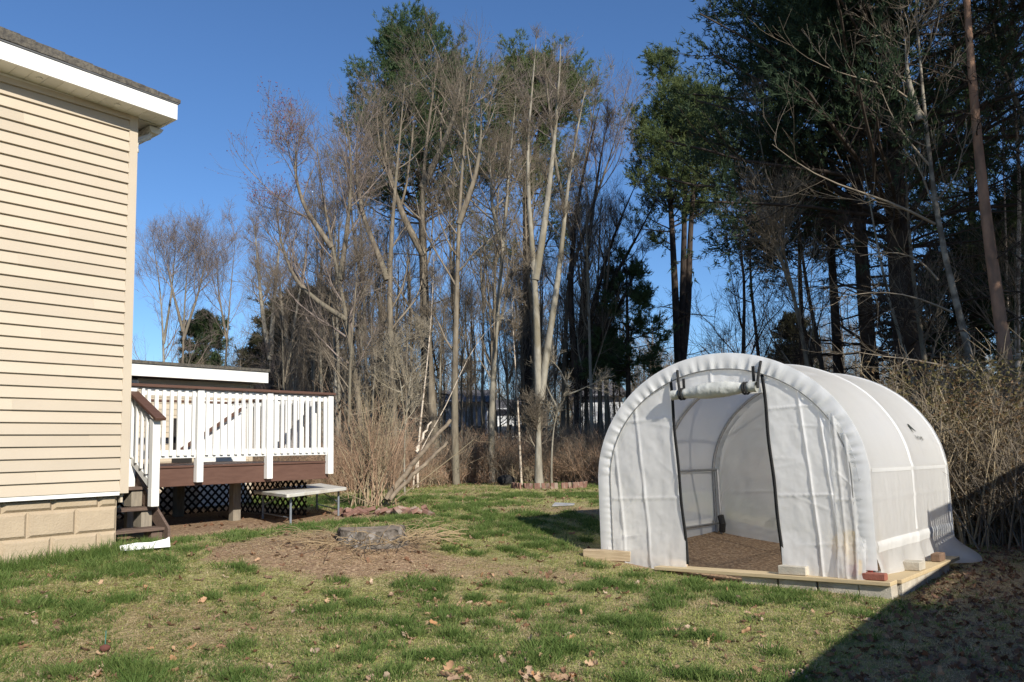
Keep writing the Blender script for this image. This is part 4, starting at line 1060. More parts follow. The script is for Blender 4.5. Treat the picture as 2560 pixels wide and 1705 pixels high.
PN('white pine behind the forked grey tree with two tufted tops', 33, [[(1320, 1150), (1318, 800), (1312, 400), (1302, 140)], [(1318, 500), (1350, 330), (1392, 185)]], .24, bark_d, needle_y, 110, 700, 2.7, 52, 120, shape='broad', dense=1.5, up=.7, dead=8)
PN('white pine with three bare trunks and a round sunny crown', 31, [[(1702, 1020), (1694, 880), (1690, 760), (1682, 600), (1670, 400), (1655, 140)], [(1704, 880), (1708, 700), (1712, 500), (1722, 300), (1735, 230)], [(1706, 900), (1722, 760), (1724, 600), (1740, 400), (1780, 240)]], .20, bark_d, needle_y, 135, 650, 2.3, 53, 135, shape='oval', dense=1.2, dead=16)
PN('small far pine above the shed roof', 50, [[(510, 1000), (512, 900), (515, 790)]], .18, bark_d, needle, 790, 950, 1.5, 54, 55, shape='oval', dense=1.0, dead=0, group='far pines', clump=.24)
PN('far dark pine between the forked pale tree and the maple', 44, [[(770, 1050), (772, 900), (776, 735)]], .25, bark_d, needle_b, 735, 980, 2.6, 55, 95, shape='oval', dense=1.0, dead=0, group='far pines', clump=.24)
PN('far brownish hemlock at the right of the shed roof', 46, [[(690, 1050), (692, 920), (700, 760)]], .25, bark_d, needle_b, 760, 1010, 2.4, 56, 90, shape='cone', dense=1.0, dead=0, group='far pines', clump=.24)
PN('dark hemlock behind the greenhouse left shoulder', 27, [[(1572, 1150), (1570, 900), (1566, 660)]], .13, bark_d, needle, 660, 940, 1.2, 57, 40, shape='broad', dense=1.0, dead=0, up=-.1)
PN('low dark hemlock between the fan shaped tree and the greenhouse', 30, [[(1500, 1150), (1500, 980), (1498, 820)]], .14, bark_d, needle_d, 820, 960, 1.5, 58, 50, shape='cone', dense=1.0, dead=0, up=-.1)
PN('small pointed pine just above the greenhouse roof', 34, [[(1985, 1100), (1986, 950), (1986, 790)]], .12, bark_d, needle_b, 790, 960, 1.1, 59, 55, shape='cone', dense=1.0, dead=0)
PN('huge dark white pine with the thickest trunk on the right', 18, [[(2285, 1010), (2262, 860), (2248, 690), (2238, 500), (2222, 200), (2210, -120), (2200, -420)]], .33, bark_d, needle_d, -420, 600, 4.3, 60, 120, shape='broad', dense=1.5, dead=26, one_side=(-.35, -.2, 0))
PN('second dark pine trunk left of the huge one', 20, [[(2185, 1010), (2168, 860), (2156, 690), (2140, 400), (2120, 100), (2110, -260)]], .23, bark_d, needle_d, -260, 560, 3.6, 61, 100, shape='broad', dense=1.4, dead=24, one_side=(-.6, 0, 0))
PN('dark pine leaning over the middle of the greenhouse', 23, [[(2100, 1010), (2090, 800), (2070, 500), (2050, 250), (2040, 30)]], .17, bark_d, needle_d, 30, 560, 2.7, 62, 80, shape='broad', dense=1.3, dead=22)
PN('red barked pine with a sunlit trunk at the right', 14, [[(2530, 1000), (2515, 860), (2488, 735), (2470, 600), (2448, 420), (2432, 230), (2416, 20), (2405, -200), (2398, -420)]], .135, bark_r, needle, -420, -60, 1.9, 63, 40, shape='broad', dense=1.2, dead=22)
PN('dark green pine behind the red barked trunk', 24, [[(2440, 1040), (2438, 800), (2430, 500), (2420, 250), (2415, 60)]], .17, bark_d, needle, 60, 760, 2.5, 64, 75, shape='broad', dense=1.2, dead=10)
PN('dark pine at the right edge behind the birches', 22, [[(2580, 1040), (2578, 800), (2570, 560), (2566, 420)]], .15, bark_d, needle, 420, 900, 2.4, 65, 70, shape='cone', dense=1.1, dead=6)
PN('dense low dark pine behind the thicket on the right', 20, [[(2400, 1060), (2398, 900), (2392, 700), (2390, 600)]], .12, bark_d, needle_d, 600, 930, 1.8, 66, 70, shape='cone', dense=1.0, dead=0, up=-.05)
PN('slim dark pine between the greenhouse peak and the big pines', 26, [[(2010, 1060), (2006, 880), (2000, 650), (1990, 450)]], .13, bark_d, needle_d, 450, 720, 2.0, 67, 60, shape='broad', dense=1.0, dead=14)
# pines outside the frame on the right: they shade the stand behind the greenhouse
def outside_pine(src, X, Y, s, label):
    r = src.copy(); COL.objects.link(r); r.location = (X, Y, gz(X, Y) - .1); r.scale = (s, s, s); r.rotation_euler = (0, 0, X); r['label'] = label
    for ch in src.children:
        c_ = ch.copy(); COL.objects.link(c_); c_.parent = r
srcp = [o for o in bpy.data.objects if o.get('label', '').startswith('second dark pine trunk')][0]
for X, Y, s in ((14.6, 7.8, 1.05), (17.6, 9.4, 1.1), (20.5, 12.0, 1.1), (12.9, 9.2, .8)):
    outside_pine(srcp, X, Y, s, 'dark white pine standing outside the right edge of the picture')
print('tree tris', TRI[0])

# ------------------------------------------------------------------ shrubs, logs, undergrowth
def shrub_mesh(name, seed, n, h, spread, mats, r=.012, jit=.10, fine=1.0, up=.15, base_r=.15):
    rg = _rs(seed)
    a = rg.rand(n) * 2 * np.pi; tilt = np.abs(rg.randn(n)) * spread
    d = np.stack([np.cos(a) * np.sin(tilt), np.sin(a) * np.sin(tilt), np.cos(tilt)], -1)
    l = h * (.55 + .5 * rg.rand(n)); P = np.zeros((n, 7, 3)); P[:, 0, :2] = (rg.randn(n, 2)) * base_r; P[:, 0, 2] = -.05
    for s in range(6):
        d = d + jit * rg.randn(n, 3) + np.array([0, 0, up / 6]); d /= np.linalg.norm(d, axis=1, keepdims=True); P[:, s + 1] = P[:, s] + d * (l / 6)[:, None]
    R = (r * (.5 + .8 * rg.rand(n)))[:, None] * np.linspace(1, .35, 7)[None]
    L2 = spawn(rg, P, R, 5 * fine, .25, 1, lambda t, pl: pl * .42 * (1.2 - .6 * t), (32, 12), .25, .13, 4, .55, .0035)
    L3 = spawn(rg, *L2, 4 * fine, .2, 1, lambda t, pl: pl * .45 + .05, (36, 14), .15, .16, 2, .6, .0028)
    V_, Q_ = join([tubes(P, R, 5), tubes(*L2, 3), tubes(*L3, 3)])
    return mesh_np(name, V_, Q_, mats=mats)
sx, sy, sz = gp(930, 1268)
shr = thing('bare_shrub', 'large leafless shrub of upright brown stems beside the folding table', 'shrub', (sx, sy, sz))
link('stems', shrub_mesh('stems', 5, 40, 2.1, .38, [twig_t], .012, .06, .8, .1, .16), shr)
link('outer_stems', shrub_mesh('outer_stems', 6, 26, 2.0, .34, [twig_r], .010, .07, .8, .15, .2), shr)
def path_log(name, label, pts, Y, rad, mat, cat='log'):
    P = np.array([atY(x, y, Y + dy) for x, y, dy in pts]); b_ = P[0].copy()
    P = smooth_path(P, 16); rg = _rs(len(pts)); P[1:-1] += rg.randn(14, 3) * .012
    R = np.interp(np.linspace(0, 1, 16), [0, .5, 1], rad)
    V_, Q_ = tubes((P - b_)[None], R[None], 9)
    return tag(link(name, mesh_np(name, V_, Q_, mats=[mat], smooth=True), None, tuple(b_)), label, cat)
path_log('leaning_log', 'broken grey trunk leaning right out of the shrub, upper and longer one', [(965, 1250, 0), (1010, 1190, .3), (1060, 1125, .6), (1090, 1090, .8), (1126, 1050, 1.0)], sy - .2, (.055, .05, .035), logm)
path_log('leaning_log', 'thinner dead trunk with ragged bark leaning right below the upper log', [(975, 1250, 0), (1020, 1200, .2), (1065, 1158, .4), (1095, 1128, .5), (1118, 1105, .6)], sy - .5, (.04, .038, .028), logm)
path_log('leaning_log', 'pale branch stub standing between the two leaning logs', [(1040, 1130, .3), (1062, 1080, .5), (1078, 1055, .6)], sy - .1, (.03, .025, .015), bark_b, 'branch')

# thicket behind the greenhouse: shrubs one by one
tmesh = [shrub_mesh('stems', 70 + k, 38, 2.4, .30, [[twig_t, twig_g, twig_t, twig_g][k]], .013, .085, .75, .15, .35) for k in range(4)]
lmesh = []
for k in range(2):
    rg = _rs(90 + k); n = 700
    h = rg.rand(n) ** .7 * 2.6; a = rg.rand(n) * 6.28; rr = (.25 + .45 * h / 2.6) * np.sqrt(rg.rand(n)) * 1.3
    P0 = np.stack([np.cos(a) * rr, np.sin(a) * rr, h], -1)
    nv, nt_ = needles(rg, P0, rg.randn(n, 3) * .5, 2, .05, .016, 1.0)
    lmesh.append(mesh_np('buds', nv, None, nt_, mats=[[leafmat('early_leaves', (.17, .15, .06), (.22, .17, .08)), leafmat('old_leaves', (.24, .15, .08), (.20, .14, .075))][k]]))
tsp = 1
spots = [(2295, 1150, 12.6, 1.0), (2350, 1160, 12.3, .95), (2400, 1170, 12.2, 1.1), (2440, 1170, 12.0, 1.15), (2480, 1160, 12.2, 1.2), (2520, 1160, 12.0, 1.15), (2555, 1150, 12.4, 1.2), (2320, 1130, 13.6, 1.15), (2375, 1130, 13.8, 1.2), (2425, 1130, 13.6, 1.3), (2470, 1120, 14.0, 1.25), (2515, 1120, 13.8, 1.35), (2560, 1120, 14.2, 1.3), (2250, 1120, 14.4, .95), (2600, 1130, 13.0, 1.3), (2590, 1170, 11.6, 1.1), (2200, 1110, 16.5, 1.0), (2290, 1110, 16.0, 1.2), (2140, 1110, 18.0, .95)]
order = ['at the near left end of the thicket', 'second from the near left end of the thicket']
for k, (px_, py_, Y_, s_) in enumerate(spots):
    p = atY(px_, py_, Y_); zz = gz(p[0], p[1])
    o = thing('thicket_shrub', 'tan leafless shrub in the dense thicket right of the greenhouse', 'shrub', (p[0], p[1], zz), (0, 0, k * 1.7), 'thicket shrubs right of the greenhouse')
    o.scale = (s_ * 1.1, s_ * 1.1, s_ * [.8, .62, .95, .7, .85][k % 5])
    link('stems', tmesh[k % 4], o)
    link('buds', lmesh[k % 2], o)

# undergrowth along the wood edge (one mass)
und = [shrub_mesh('u', 110 + k, 30, [1.0, 1.3, .8, 1.6, .7][k], .45, [[twig_r, twig_r, twig_t, twig_g, twig_r][k]], .007, .12, 1.0, .1, .25) for k in range(5)]
rg = _rs(12); n = 760
x = rg.uniform(-13, 6.5, n); y = wood_edge(x) + .1 + rg.rand(n) ** 1.5 * 7.0
keep = ~((x > 4.6) & (y < 15)); x, y = x[keep], y[keep]; n = len(x)
sc_ = rg.uniform(.5, 1.1, n) * (1 + .25 * sstep(0, 3, y - wood_edge(x)))
o = scatter('undergrowth', np.stack([x, y, G(x, y)], -1), np.stack([rg.randn(n) * .1, rg.randn(n) * .1, rg.rand(n) * 6.28], -1), np.stack([sc_, sc_, sc_], -1), rg.randint(0, 5, n), und, 'brush')
tag(o, 'reddish brown brambles and brush along the wood edge', 'undergrowth', kind='stuff')

# far woods: thin trunks and bare crowns that read as one mass
def far_tree(seed, h, mats, pine=False):
    rg = _rs(seed); P = np.zeros((1, 10, 3)); P[0, :, 2] = np.linspace(-.3, h, 10); P[0, 1:, :2] += np.cumsum(rg.randn(9, 2) * .10, 0)
    R = (np.linspace(1, .2, 10) * .012 * h)[None]
    if not pine:
        L1 = spawn(rg, P, R, 24, .2, 1, lambda t, pl: h * .26 * (1.2 - .7 * t), (48, 14), .4, .12, 5, .45, .012)
        L2 = spawn(rg, *L1, 7, .2, 1, lambda t, pl: pl * .5, (42, 14), .2, .16, 3, .55, .008)
        L3 = spawn(rg, *L2, 5, .2, 1, lambda t, pl: pl * .5 + .1, (40, 14), .1, .18, 2, .6, .006)
        V_, Q_ = join([tubes(P, R, 6), tubes(*L1, 4), tubes(*L2, 3), tubes(*L3, 3)])
        return mesh_np('far', V_, Q_, mats=mats)
    L1 = spawn(rg, P, R, 60, .2, 1, lambda t, pl: h * .24 * (1.1 - t) + .3, (80, 10), .1, .1, 4, .4, .012)
    L2 = spawn(rg, *L1, 7, .2, 1, lambda t, pl: pl * .4 + .1, (50, 12), .1, .12, 3, .55, .008)
    V_, Q_ = join([tubes(P, R, 6), tubes(*L1, 3)])
    p_ = np.concatenate([L2[0][:, -1], L2[0][:, 1], L2[0][:, 2]]); nv, nt_ = needles(rg, p_, rg.randn(len(p_), 3) * .5, 6, .26, .03, .7)
    return mesh_np('far', np.concatenate([V_, nv]), Q_, nt_ + len(V_), mats=mats, tmat=1)
far = [far_tree(201, 9, [twig_g]), far_tree(202, 10, [twig_v]), far_tree(203, 8, [twig_t]), far_tree(204, 11, [twig_g]), far_tree(205, 9, [bark_d, needle_b], True), far_tree(206, 9, [bark_d, needle_d], True), far_tree(207, 9, [twig_d])]
rg = _rs(77)
pts, rot, scl, idx = [], [], [], []
def far_add(x, y, s, k):
    pts.append((x, y, gz(x, y) - .1)); rot.append((0, 0, rg.rand() * 6.28)); scl.append((s, s, s)); idx.append(k)
for _ in range(240):     # belt behind the stand
    y = rg.uniform(34, 62); x = rg.uniform(-.42, .62) * y
    if -.12 < x / y < .125 and y < 58 and rg.rand() < .3: continue
    if y < 50 and any(a_ < x / y < b_ for a_, b_ in ((-.092, -.03), (-.02, .015), (.085, .142))): continue
    far_add(x, y, rg.uniform(.5, .95) * (1.0 if -.26 < x / y < .14 else .7), rg.choice([0, 0, 3, 2, 3, 6]))
for _ in range(190):     # distant belt closing the horizon
    y = rg.uniform(85, 130); x = rg.uniform(-.62, .75) * y
    far_add(x, y, rg.uniform(.75, 1.25), rg.choice([0, 1, 1, 2, 3, 4]))
for _ in range(46):      # dense low brown wood on the left
    y = rg.uniform(40, 58); x = rg.uniform(-.50, -.17) * y
    far_add(x, y, rg.uniform(.35, .62), rg.choice([0, 1, 2, 0, 4]))
for _ in range(40):      # right-hand wood
    y = rg.uniform(26, 48); x = rg.uniform(.24, .75) * y
    far_add(x, y, rg.uniform(.3, .62), rg.choice([6, 6, 0, 3, 5]))
o = scatter('far_woods', pts, rot, scl, idx, far, 'fartree')
tag(o, 'leafless woods seen beyond the trees at the back', 'woods', kind='stuff')

# houses and pool glimpsed through the wood
hw = M('far_white_siding', (.66, .68, .70), (.60, .62, .64), 2, .7)
hr = M('far_roof', (.10, .10, .11), (.14, .13, .13), 3, .9)
hg = M('far_glass', (.04, .05, .07), None, 3, .2, 0, 1, .6)
hc = M('far_cream_siding', (.62, .55, .38), (.56, .5, .34), 2, .7)
def far_house(label, px0, px1, py_eave, py_ridge, Y, wall, rot=0.0, rows=((1080, 1050),)):
    a, c_ = atY(px0, 1110, Y), atY(px1, 1110, Y)
    w = c_[0] - a[0]; ze = atY((px0 + px1) / 2, py_eave, Y)[2]; zr = atY((px0 + px1) / 2, py_ridge, Y)[2]
    b0 = ((a[0] + c_[0]) / 2, Y); gz_ = gz(*b0)
    h = thing('far_house', label, 'house', (b0[0], b0[1], gz_), (0, 0, rot), 'houses beyond the wood')
    ze -= gz_; zr -= gz_; dp = 7.0
    MB().prism([(-w / 2, -.5), (w / 2, -.5), (w / 2, ze), (-w / 2, ze)], 1, 0, dp).build('wall', wall, h)
    MB().prism([(0 - .5, ze - .15), (dp + .5, ze - .15), (dp / 2, zr)], 0, -w / 2 - .3, w / 2 + .3).build('roof', hr, h)
    n = max(2, int(w / 2.6))
    for zc_ in (1.5, 4.2):
        if zc_ + .8 > ze: continue
        for k in range(n):
            x = -w / 2 + w * (k + .5) / n
            f = MB().box(x - .55, x + .55, -.06, -.01, zc_ - .75, zc_ + .75).build('window', white, h)
            MB().box(x - .45, x + .45, -.09, -.065, zc_ - .65, zc_ - .03).build('pane', hg, f); MB().box(x - .45, x + .45, -.09, -.065, zc_ + .03, zc_ + .65).build('pane', hg, f)
    return h
far_house('white two storey house glimpsed between trunks left of the birch', 1105, 1215, 1000, 965, 47, hw)
far_house('white house glimpsed between the birch and the curved trunk', 1245, 1305, 1020, 990, 50, hw)
far_house('white two storey house with dark windows beside the greenhouse edge', 1455, 1560, 985, 945, 46, hw)
far_house('cream house just above the greenhouse roof', 1925, 2000, 905, 880, 60, hc)
p = atY(1480, 1100, 40); zz = gz(p[0], p[1])
pool = thing('pool', 'round above-ground pool with a white rim and dark blue wall beyond the trees', 'pool', (p[0], p[1] + 2, zz))
th = np.linspace(0, 2 * np.pi, 49); zt = float(atY(1480, 1096, 40)[2] - zz)
zt = max(zt, .9)
Vw = np.stack([np.stack([np.cos(th) * 2.2, np.sin(th) * 2.2, np.full(49, z)], -1) for z in (-.3, zt)], 0)
link('pool_wall', grid_mesh('pool_wall', Vw, [M('pool_wall', (.035, .045, .075), None, 3, .5)]), pool)
V_, Q_ = tubes(np.stack([np.cos(th) * 2.22, np.sin(th) * 2.22, np.full(49, zt + .05)], -1)[None], np.full((1, 49), .10), 8)
link('rim', mesh_np('rim', V_, Q_, mats=[white]), pool)
p = atY(1265, 1196, 23.0)
o = rock('dark_bin', .22, 41, blackm, (1.2, .9, .8), None, (p[0], p[1], gz(p[0], p[1]) + .12), .12); tag(o, 'small black tub at the wood edge by the brambles', 'tub')
o.name = 'tub'

# brick edging: ring round the young tree and loose ring by the shrub
rg = _rs(4)
cx, cy_, cz = gp(1375, 1222)
for k in range(26):
    a = math.pi * (1.03 + .94 * k / 25) + rg.randn() * .02
    x, y = cx + .95 * math.cos(a), cy_ + .55 + .75 * math.sin(a)
    o = piece('edging_brick', (.062, .09, .20), (x, y, gz(x, y) + .055), gbrick, None, (rg.randn() * .12, rg.randn() * .12, a + rg.randn() * .2), .005)
    tag(o, 'upright worn brick in the ring around the young tree', 'brick', 'bricks around the young tree')
cx, cy_, cz = gp(985, 1290)
for k in range(24):
    a = rg.rand() * 6.28; q_ = math.sqrt(rg.rand())
    x, y = cx + .75 * q_ * math.cos(a) - .1, cy_ + .42 * q_ * math.sin(a)
    o = piece('edging_brick', (.20, .09, .062), (x, y, gz(x, y) + .04 + .05 * rg.rand()), gbrick, None, (rg.randn() * .5, rg.randn() * .4, rg.rand() * 3.1), .005)
    tag(o, 'loose worn brick in the heap right of the shrub', 'brick', 'bricks heaped by the shrub')
for k, (px_, py_) in enumerate([(862, 1290), (875, 1282), (893, 1285), (905, 1276), (944, 1287), (955, 1280), (845, 1284)]):
    x, y, z = gp(px_, py_)
    o = piece('edging_brick', (.18, .09, .062), (x, y, z + .04), gbrick, None, (rg.randn() * .3, rg.randn() * .3, rg.rand() * 3.1), .005)
    tag(o, 'scattered worn brick between the table leg and the shrub', 'brick', 'bricks left of the shrub')
# flat grey scrap on the lawn
x, y, z = gp(1408, 1266)
o = MB().add([(-.28, -.08, .01), (.26, -.06, .02), (.30, .07, .03), (-.2, .10, .05), (-.28, -.08, -.01), (.26, -.06, 0), (.30, .07, .01), (-.2, .10, .03)], [(0, 1, 2, 3), (7, 6, 5, 4), (0, 4, 5, 1), (1, 5, 6, 2), (2, 6, 7, 3), (3, 7, 4, 0)]).build('grey_sheet', M('grey_sheet', (.22, .23, .25), (.3, .3, .3), 5, .5), None, (x, y, z + .02)); o.scale = (.7, .6, 1); tag(o, 'small grey sheet lying on the lawn left of the greenhouse', 'sheet')

# old stump on its mound
stx, sty, stz = gp(912, 1368)
st_ = thing('tree_stump', 'wide grey weathered tree stump ringed with dry stalks', 'stump', (stx, sty + .35, gz(stx, sty + .35)))
n, kz = 64, 9
th = np.linspace(0, 2 * np.pi, n); zz_ = np.linspace(-.1, .14, kz); rr_ = _rs(21)
fl = .06 * np.cumsum(rr_.randn(n)) * 0 + .05 * np.sin(3 * th + 1) + .03 * np.sin(7 * th) + .012 * np.sin(23 * th) + .012 * rr_.randn(n); fl[-1] = fl[0]
Vs = np.zeros((kz + 1, n, 3))
for j, z in enumerate(zz_):
    fl = fl + rr_.randn(n) * .006; fl[-1] = fl[0]
    r_ = .40 * (1 + .22 * (1 - (z + .1) / .24) ** 2) * (1 + fl) + rr_.randn(n) * .006
    r_[-1] = r_[0]; Vs[j] = np.stack([np.cos(th) * r_, np.sin(th) * r_ * .9, np.full(n, z) + .02 * np.sin(2 * th + 1) * (j / kz)], -1)
Vs[kz] = np.array([0, 0, .13])
link('bark', grid_mesh('bark', Vs[:kz], [stumpm]), st_)
top = grid_mesh('cut_top', np.stack([Vs[kz - 1] * np.array([.985, .985, 1]), Vs[kz - 1] * np.array([.5, .5, 1]) - [0, 0, .02], Vs[kz]], 0), [M('stump_top', (.27, .22, .17), (.16, .13, .10), 12, .95, .6, 40)])
link('cut_top', top, st_)
# dry stalks
rg = _rs(15)
n = 300; a = rg.rand(n) * 6.28; rad = .42 + .5 * rg.rand(n); P = np.zeros((n, 5, 3)); P[:, 0, 0] = np.cos(a) * rad; P[:, 0, 1] = np.sin(a) * rad * .8
d = np.stack([np.cos(a) * .8 + rg.randn(n) * .6, np.sin(a) * .8 + rg.randn(n) * .6, .25 + .5 * rg.rand(n)], -1); l = .15 + .42 * rg.rand(n) ** 1.5
for s in range(4):
    d[:, 2] -= .16; dn = d / np.linalg.norm(d, axis=1, keepdims=True); P[:, s + 1] = P[:, s] + dn * (l / 4)[:, None]
V_, Q_ = tubes(P, np.full((n, 5), .004), 3)
o = link('dry_stalks', mesh_np('dry_stalks', V_, Q_, mats=[M('dry_stalk', (.42, .31, .18), (.33, .24, .14), 3, .9)]), st_); o['kind'] = 'stuff'

# ------------------------------------------------------------------ fallen leaves, grass
def oak_leaf(seed, curl):
    rg = _rs(seed); n = 9; s = []
    ts = np.linspace(0, 1, n)
    wv = np.array([.02, .16, .10, .26, .15, .32, .18, .24, .0]) * (1 + .15 * rg.randn(n)); 
    x = ts - .5
    up_ = curl * (4 * (ts - .5) ** 2 - .3) * .25 + .03 * rg.randn(n)
    L_ = np.stack([x, wv, up_ + curl * wv * .9 + .05 * rg.randn(n)], -1); R_ = np.stack([x, -wv * (1 + .1 * rg.randn(n)), up_ + curl * wv * (.5 + .7 * rg.rand()) + .05 * rg.randn(n)], -1); C0 = np.stack([x, 0 * x, up_], -1)
    V_ = np.concatenate([L_, C0, R_]); Q_ = [(i, i + 1, n + i + 1, n + i) for i in range(n - 1)] + [(n + i, n + i + 1, 2 * n + i + 1, 2 * n + i) for i in range(n - 1)]
    return V_, np.array(Q_)
leaf_me = [mesh_np('fallen_leaf', *oak_leaf(k, [.2, .5, .8, .35, 1.0, .1][k]), mats=[oakm]) for k in range(6)]
litter_me = [mesh_np('litter_leaf', *oak_leaf(20 + k, [.2, .6, .9, .4][k]), mats=[littm]) for k in range(4)]
rg = _rs(31); k = 0
leaves = []
drift = [(rg.uniform(20, 2540), 1705 - rg.rand() ** 1.25 * 330) for _ in range(46)]
while len(leaves) < 270:
    if rg.rand() < .55:
        dc = drift[rg.randint(46)]; px_, py_ = dc[0] + rg.randn() * 38, min(1704, dc[1] + rg.randn() * 16)
    else: px_, py_ = rg.uniform(20, 2540), 1705 - rg.rand() ** 1.25 * 330
    x, y, z = gp(px_, py_); lx, ly = gh_local(x, y)
    hx = (x + 4.41) * .6307 + (y - 9.2) * .776; hy = -(x + 4.41) * .776 + (y - 9.2) * .6307
    if abs(lx) < 1.85 and -.3 < ly < 3.3: continue
    if hx < .2 and hy > -.1: continue
    if zone_bare(x, y) > .5 and rg.rand() < .5: continue
    w_ = .35 + .65 * float(fbm(x, y, 1.2, 91) > .48)
    if rg.rand() > w_ * (1.0 if px_ > 700 else .5): continue
    leaves.append((x, y, z))
for x, y, z in leaves:
    o = link('fallen_leaf', leaf_me[rg.randint(6)], None, (x, y, z + .020), (rg.randn() * .5, rg.randn() * .5, rg.rand() * 6.28)); s_ = rg.uniform(.05, .115); o.scale = (s_, s_, s_)
    shaded = (x * .802 - y * .598) > -1.8
    if shaded: tag(o, 'curled brown oak leaf lying in the shadow at the lower right', 'leaf', 'fallen leaves in the shadow')
    else: tag(o, 'dry tan oak leaf lying on the sunlit lawn', 'leaf', 'fallen leaves on the lawn')
# litter as one mass
pts = []
while len(pts) < 7600:
    u = rg.rand()
    if u < .45: x, y = rg.uniform(1.2, 8), rg.uniform(4.5, 13)
    elif u < .6: x, y = rg.uniform(-5, 6), rg.uniform(5, 20)
    else: x = rg.uniform(-9, 8); y = float(wood_edge(x)) + rg.uniform(-1.5, 6)
    lx, ly = gh_local(x, y)
    if abs(lx) < 1.75 and -.2 < ly < 3.2: continue
    if u < .45 and .802 * x - .598 * y < -1.7: continue
    if rg.rand() > .35 + fbm(x, y, .9, 95): continue
    pts.append((x, y, gz(x, y) + .012))
n = len(pts); s_ = rg.uniform(.05, .11, n)
o = scatter('leaf_litter', pts, np.stack([rg.randn(n) * .45, rg.randn(n) * .45, rg.rand(n) * 6.28], -1), np.stack([s_] * 3, -1), rg.randint(0, 4, n), litter_me, 'litter')
tag(o, 'brown leaf litter strewn under the trees and beside the greenhouse', 'leaf litter', kind='stuff')

def tuft(seed, nb, h, rad, lean, mat, w=.0028):
    rg = _rs(seed); a = rg.rand(nb) * 6.28; r_ = rad * np.sqrt(rg.rand(nb)); p = np.stack([np.cos(a) * r_, np.sin(a) * r_, np.full(nb, -.01)], -1)
    da = a + rg.randn(nb) * .8; ln_ = lean * (.3 + rg.rand(nb)); hh = h * (.5 + .6 * rg.rand(nb))
    d = np.stack([np.cos(da) * ln_, np.sin(da) * ln_, np.ones(nb)], -1); d /= np.linalg.norm(d, axis=1, keepdims=True)
    m_ = p + d * (hh * .55)[:, None]; d2 = d + np.stack([np.cos(da), np.sin(da), -.7 * np.ones(nb)], -1) * (lean * .8); d2 /= np.linalg.norm(d2, axis=1, keepdims=True); t_ = m_ + d2 * (hh * .5)[:, None]
    s = np.stack([-np.sin(da), np.cos(da), np.zeros(nb)], -1); fa = rg.rand(nb) * 3.14; s = s * np.cos(fa)[:, None] + np.stack([np.cos(da), np.sin(da), np.zeros(nb)], -1) * np.sin(fa)[:, None]
    V_ = np.stack([p - s * w, p + s * w, m_ + s * w * .8, m_ - s * w * .8, t_], 1).reshape(-1, 3)
    i = np.arange(nb) * 5
    return mesh_np('tuft', V_, np.stack([i, i + 1, i + 2, i + 3], -1), np.stack([i + 3, i + 2, i + 4], -1), mats=[mat])
tufts = [tuft(1, 34, .085, .06, .55, gr_l), tuft(2, 30, .075, .07, .8, gr_l), tuft(3, 30, .034, .09, 1.3, gr_s), tuft(4, 30, .028, .10, 1.7, gr_s), tuft(5, 22, .05, .09, 1.8, gr_d, .0022), tuft(6, 20, .035, .10, 2.6, gr_d, .0022), tuft(7, 30, .18, .06, .4, gr_l)]
rg = _rs(55)
P_, I_, S_ = [], [], []
def sow(n, x0, x1, y0, y1, smul):
    x = rg.uniform(x0, x1, n); y = rg.uniform(y0, y1, n)
    ok = (np.abs(x) < .70 * y + .4)
    lx, ly = gh_local(x, y); ok &= ~((np.abs(lx) < 1.80) & (ly > -.16) & (ly < 3.2))
    hx = (x + 4.41) * .6307 + (y - 9.2) * .776; hy = -(x + 4.41) * .776 + (y - 9.2) * .6307
    ok &= ~((hx < -.04) & (hy > .02)); ok &= ~((hx > -.1) & (hx < 4.2) & (hy > .9) & (hy < 4.6))
    br = zone_bare(x, y); wd = zone_wood(x, y)
    ok &= rg.rand(n) > wd * 1.1
    lush = .5 * fbm(x, y, .9, 61) + .5 * fbm(x, y, 3.0, 63)
    lushm = .02 + .20 * sstep(.48, .64, lush + .07 * sstep(1, -4, x) + .04 * sstep(9, 6, y))
    dry = .33 + .45 * sstep(.44, .60, fbm(x, y, .8, 71))
    x, y, br, lushm, dry = x[ok], y[ok], br[ok], lushm[ok], dry[ok]; u = rg.rand(len(x)); v = rg.rand(len(x))
    idx = np.where(u < lushm, np.where(rg.rand(len(x)) < .6, 1, rg.randint(2, 4, len(x))), np.where(v > dry, rg.randint(2, 4, len(x)), rg.randint(4, 6, len(x))))
    idx = np.where((br > .35) & (v < br), rg.randint(4, 6, len(x)), idx)
    keep = ~((br > .5) & (rg.rand(len(x)) < br * .50))
    x, y, idx = x[keep], y[keep], idx[keep]
    P_.append(np.stack([x, y, G(x, y)], -1)); I_.append(idx); S_.append(rg.uniform(.7, 1.25, len(x)) * smul * np.where(idx < 2, rg.uniform(.8, 1.25, len(x)), 1))
sow(46000, -5.2, 6.2, 4.3, 8.2, 1.0)
sow(42000, -6.5, 7.5, 8.2, 13.5, 1.1)
sow(22000, -8, 6, 13.5, 26, 1.5)
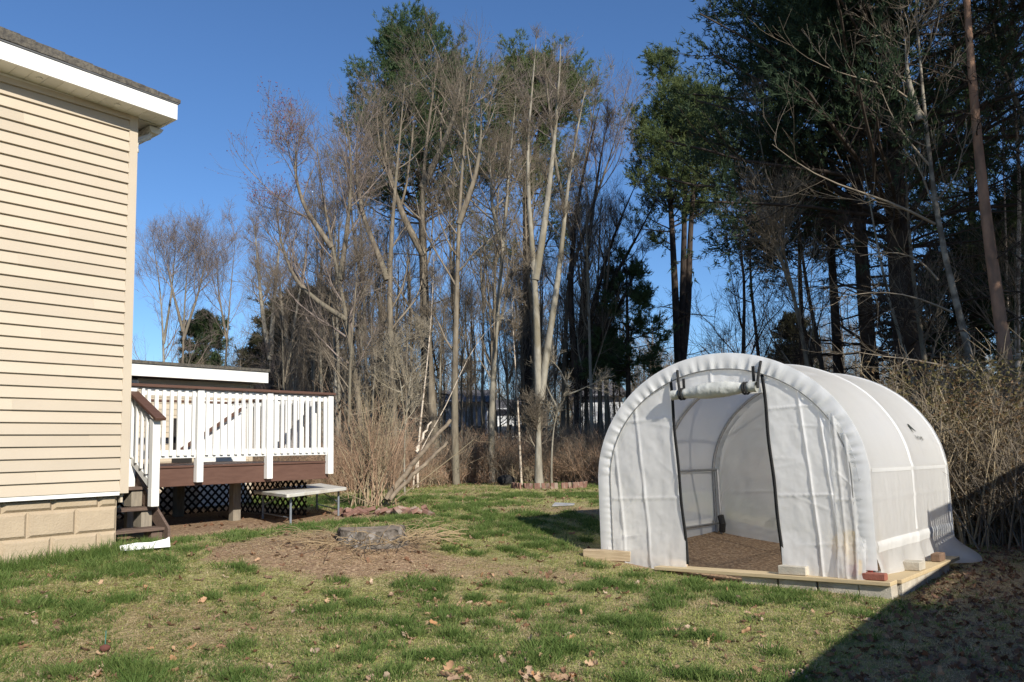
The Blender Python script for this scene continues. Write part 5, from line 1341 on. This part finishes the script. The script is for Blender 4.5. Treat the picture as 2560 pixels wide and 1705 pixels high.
# darker clumps of thicker blades
nc = 1250
cx_ = rg.uniform(-6, 5.5, nc); cy2 = 4.4 + rg.rand(nc) ** 1.2 * 14
keep = (zone_bare(cx_, cy2) < .35) & (zone_wood(cx_, cy2) < .2) & (fbm(cx_, cy2, 1.0, 99) + .08 * sstep(1, -3, cx_) > .40)
lx, ly = gh_local(cx_, cy2); keep &= ~((np.abs(lx) < 1.95) & (ly > -.3) & (ly < 3.3))
hx = (cx_ + 4.41) * .6307 + (cy2 - 9.2) * .776; hy = -(cx_ + 4.41) * .776 + (cy2 - 9.2) * .6307
keep &= ~((hx < .1) & (hy > -.05)) & ~((hx > -.1) & (hx < 4.4) & (hy > .8))
for X0, Y0 in zip(cx_[keep], cy2[keep]):
    n = rg.randint(4, 15); r0 = rg.uniform(.03, .085)
    x = X0 + rg.randn(n) * r0 * 1.2; y = Y0 + rg.randn(n) * r0
    P_.append(np.stack([x, y, G(x, y)], -1)); I_.append(np.where(rg.rand(n) < .85, 0, 1)); S_.append(rg.uniform(.85, 1.55, n))
# long grass against the foundation
n = 420; t_ = rg.uniform(-3.2, .3, n); w_ = -np.abs(rg.randn(n)) * .16 - .01
x = HC[0] + .6307 * t_ - .776 * w_ * 1.0; y = HC[1] + .776 * t_ + .6307 * w_
P_.append(np.stack([x, y, G(x, y)], -1)); I_.append(np.where(rg.rand(n) < .6, 6, 0)); S_.append(rg.uniform(.6, 1.2, n))
pts = np.concatenate(P_); idx = np.concatenate(I_); s_ = np.concatenate(S_); n = len(pts)
o = scatter('grass', pts, np.stack([rg.randn(n) * .12, rg.randn(n) * .12, rg.rand(n) * 6.28], -1), np.stack([s_, s_, s_ * rg.uniform(.75, 1.2, n)], -1), idx, tufts, 'grasstuft')
tag(o, 'patchy spring lawn of green tufts and dry straw', 'grass', kind='stuff')

# small dark seedling pot shard with a teal marker in the foreground lawn
x, y, z = gp(262, 1632)
mk = thing('plant_marker', 'thin teal stake in a dark red clod on the near lawn', 'plant marker', (x, y, z))
rock('clod', .034, 61, M('dark_clod', (.16, .06, .045), (.09, .04, .03), 12, .95, .4, 40), (1.2, .8, .8), mk, (0, 0, .035), .35)
MB().tube([(0, 0, .03), (.005, 0, .16)], .004, 6).build('stake', M('teal_stake', (.06, .20, .16), None, 5, .6), mk)
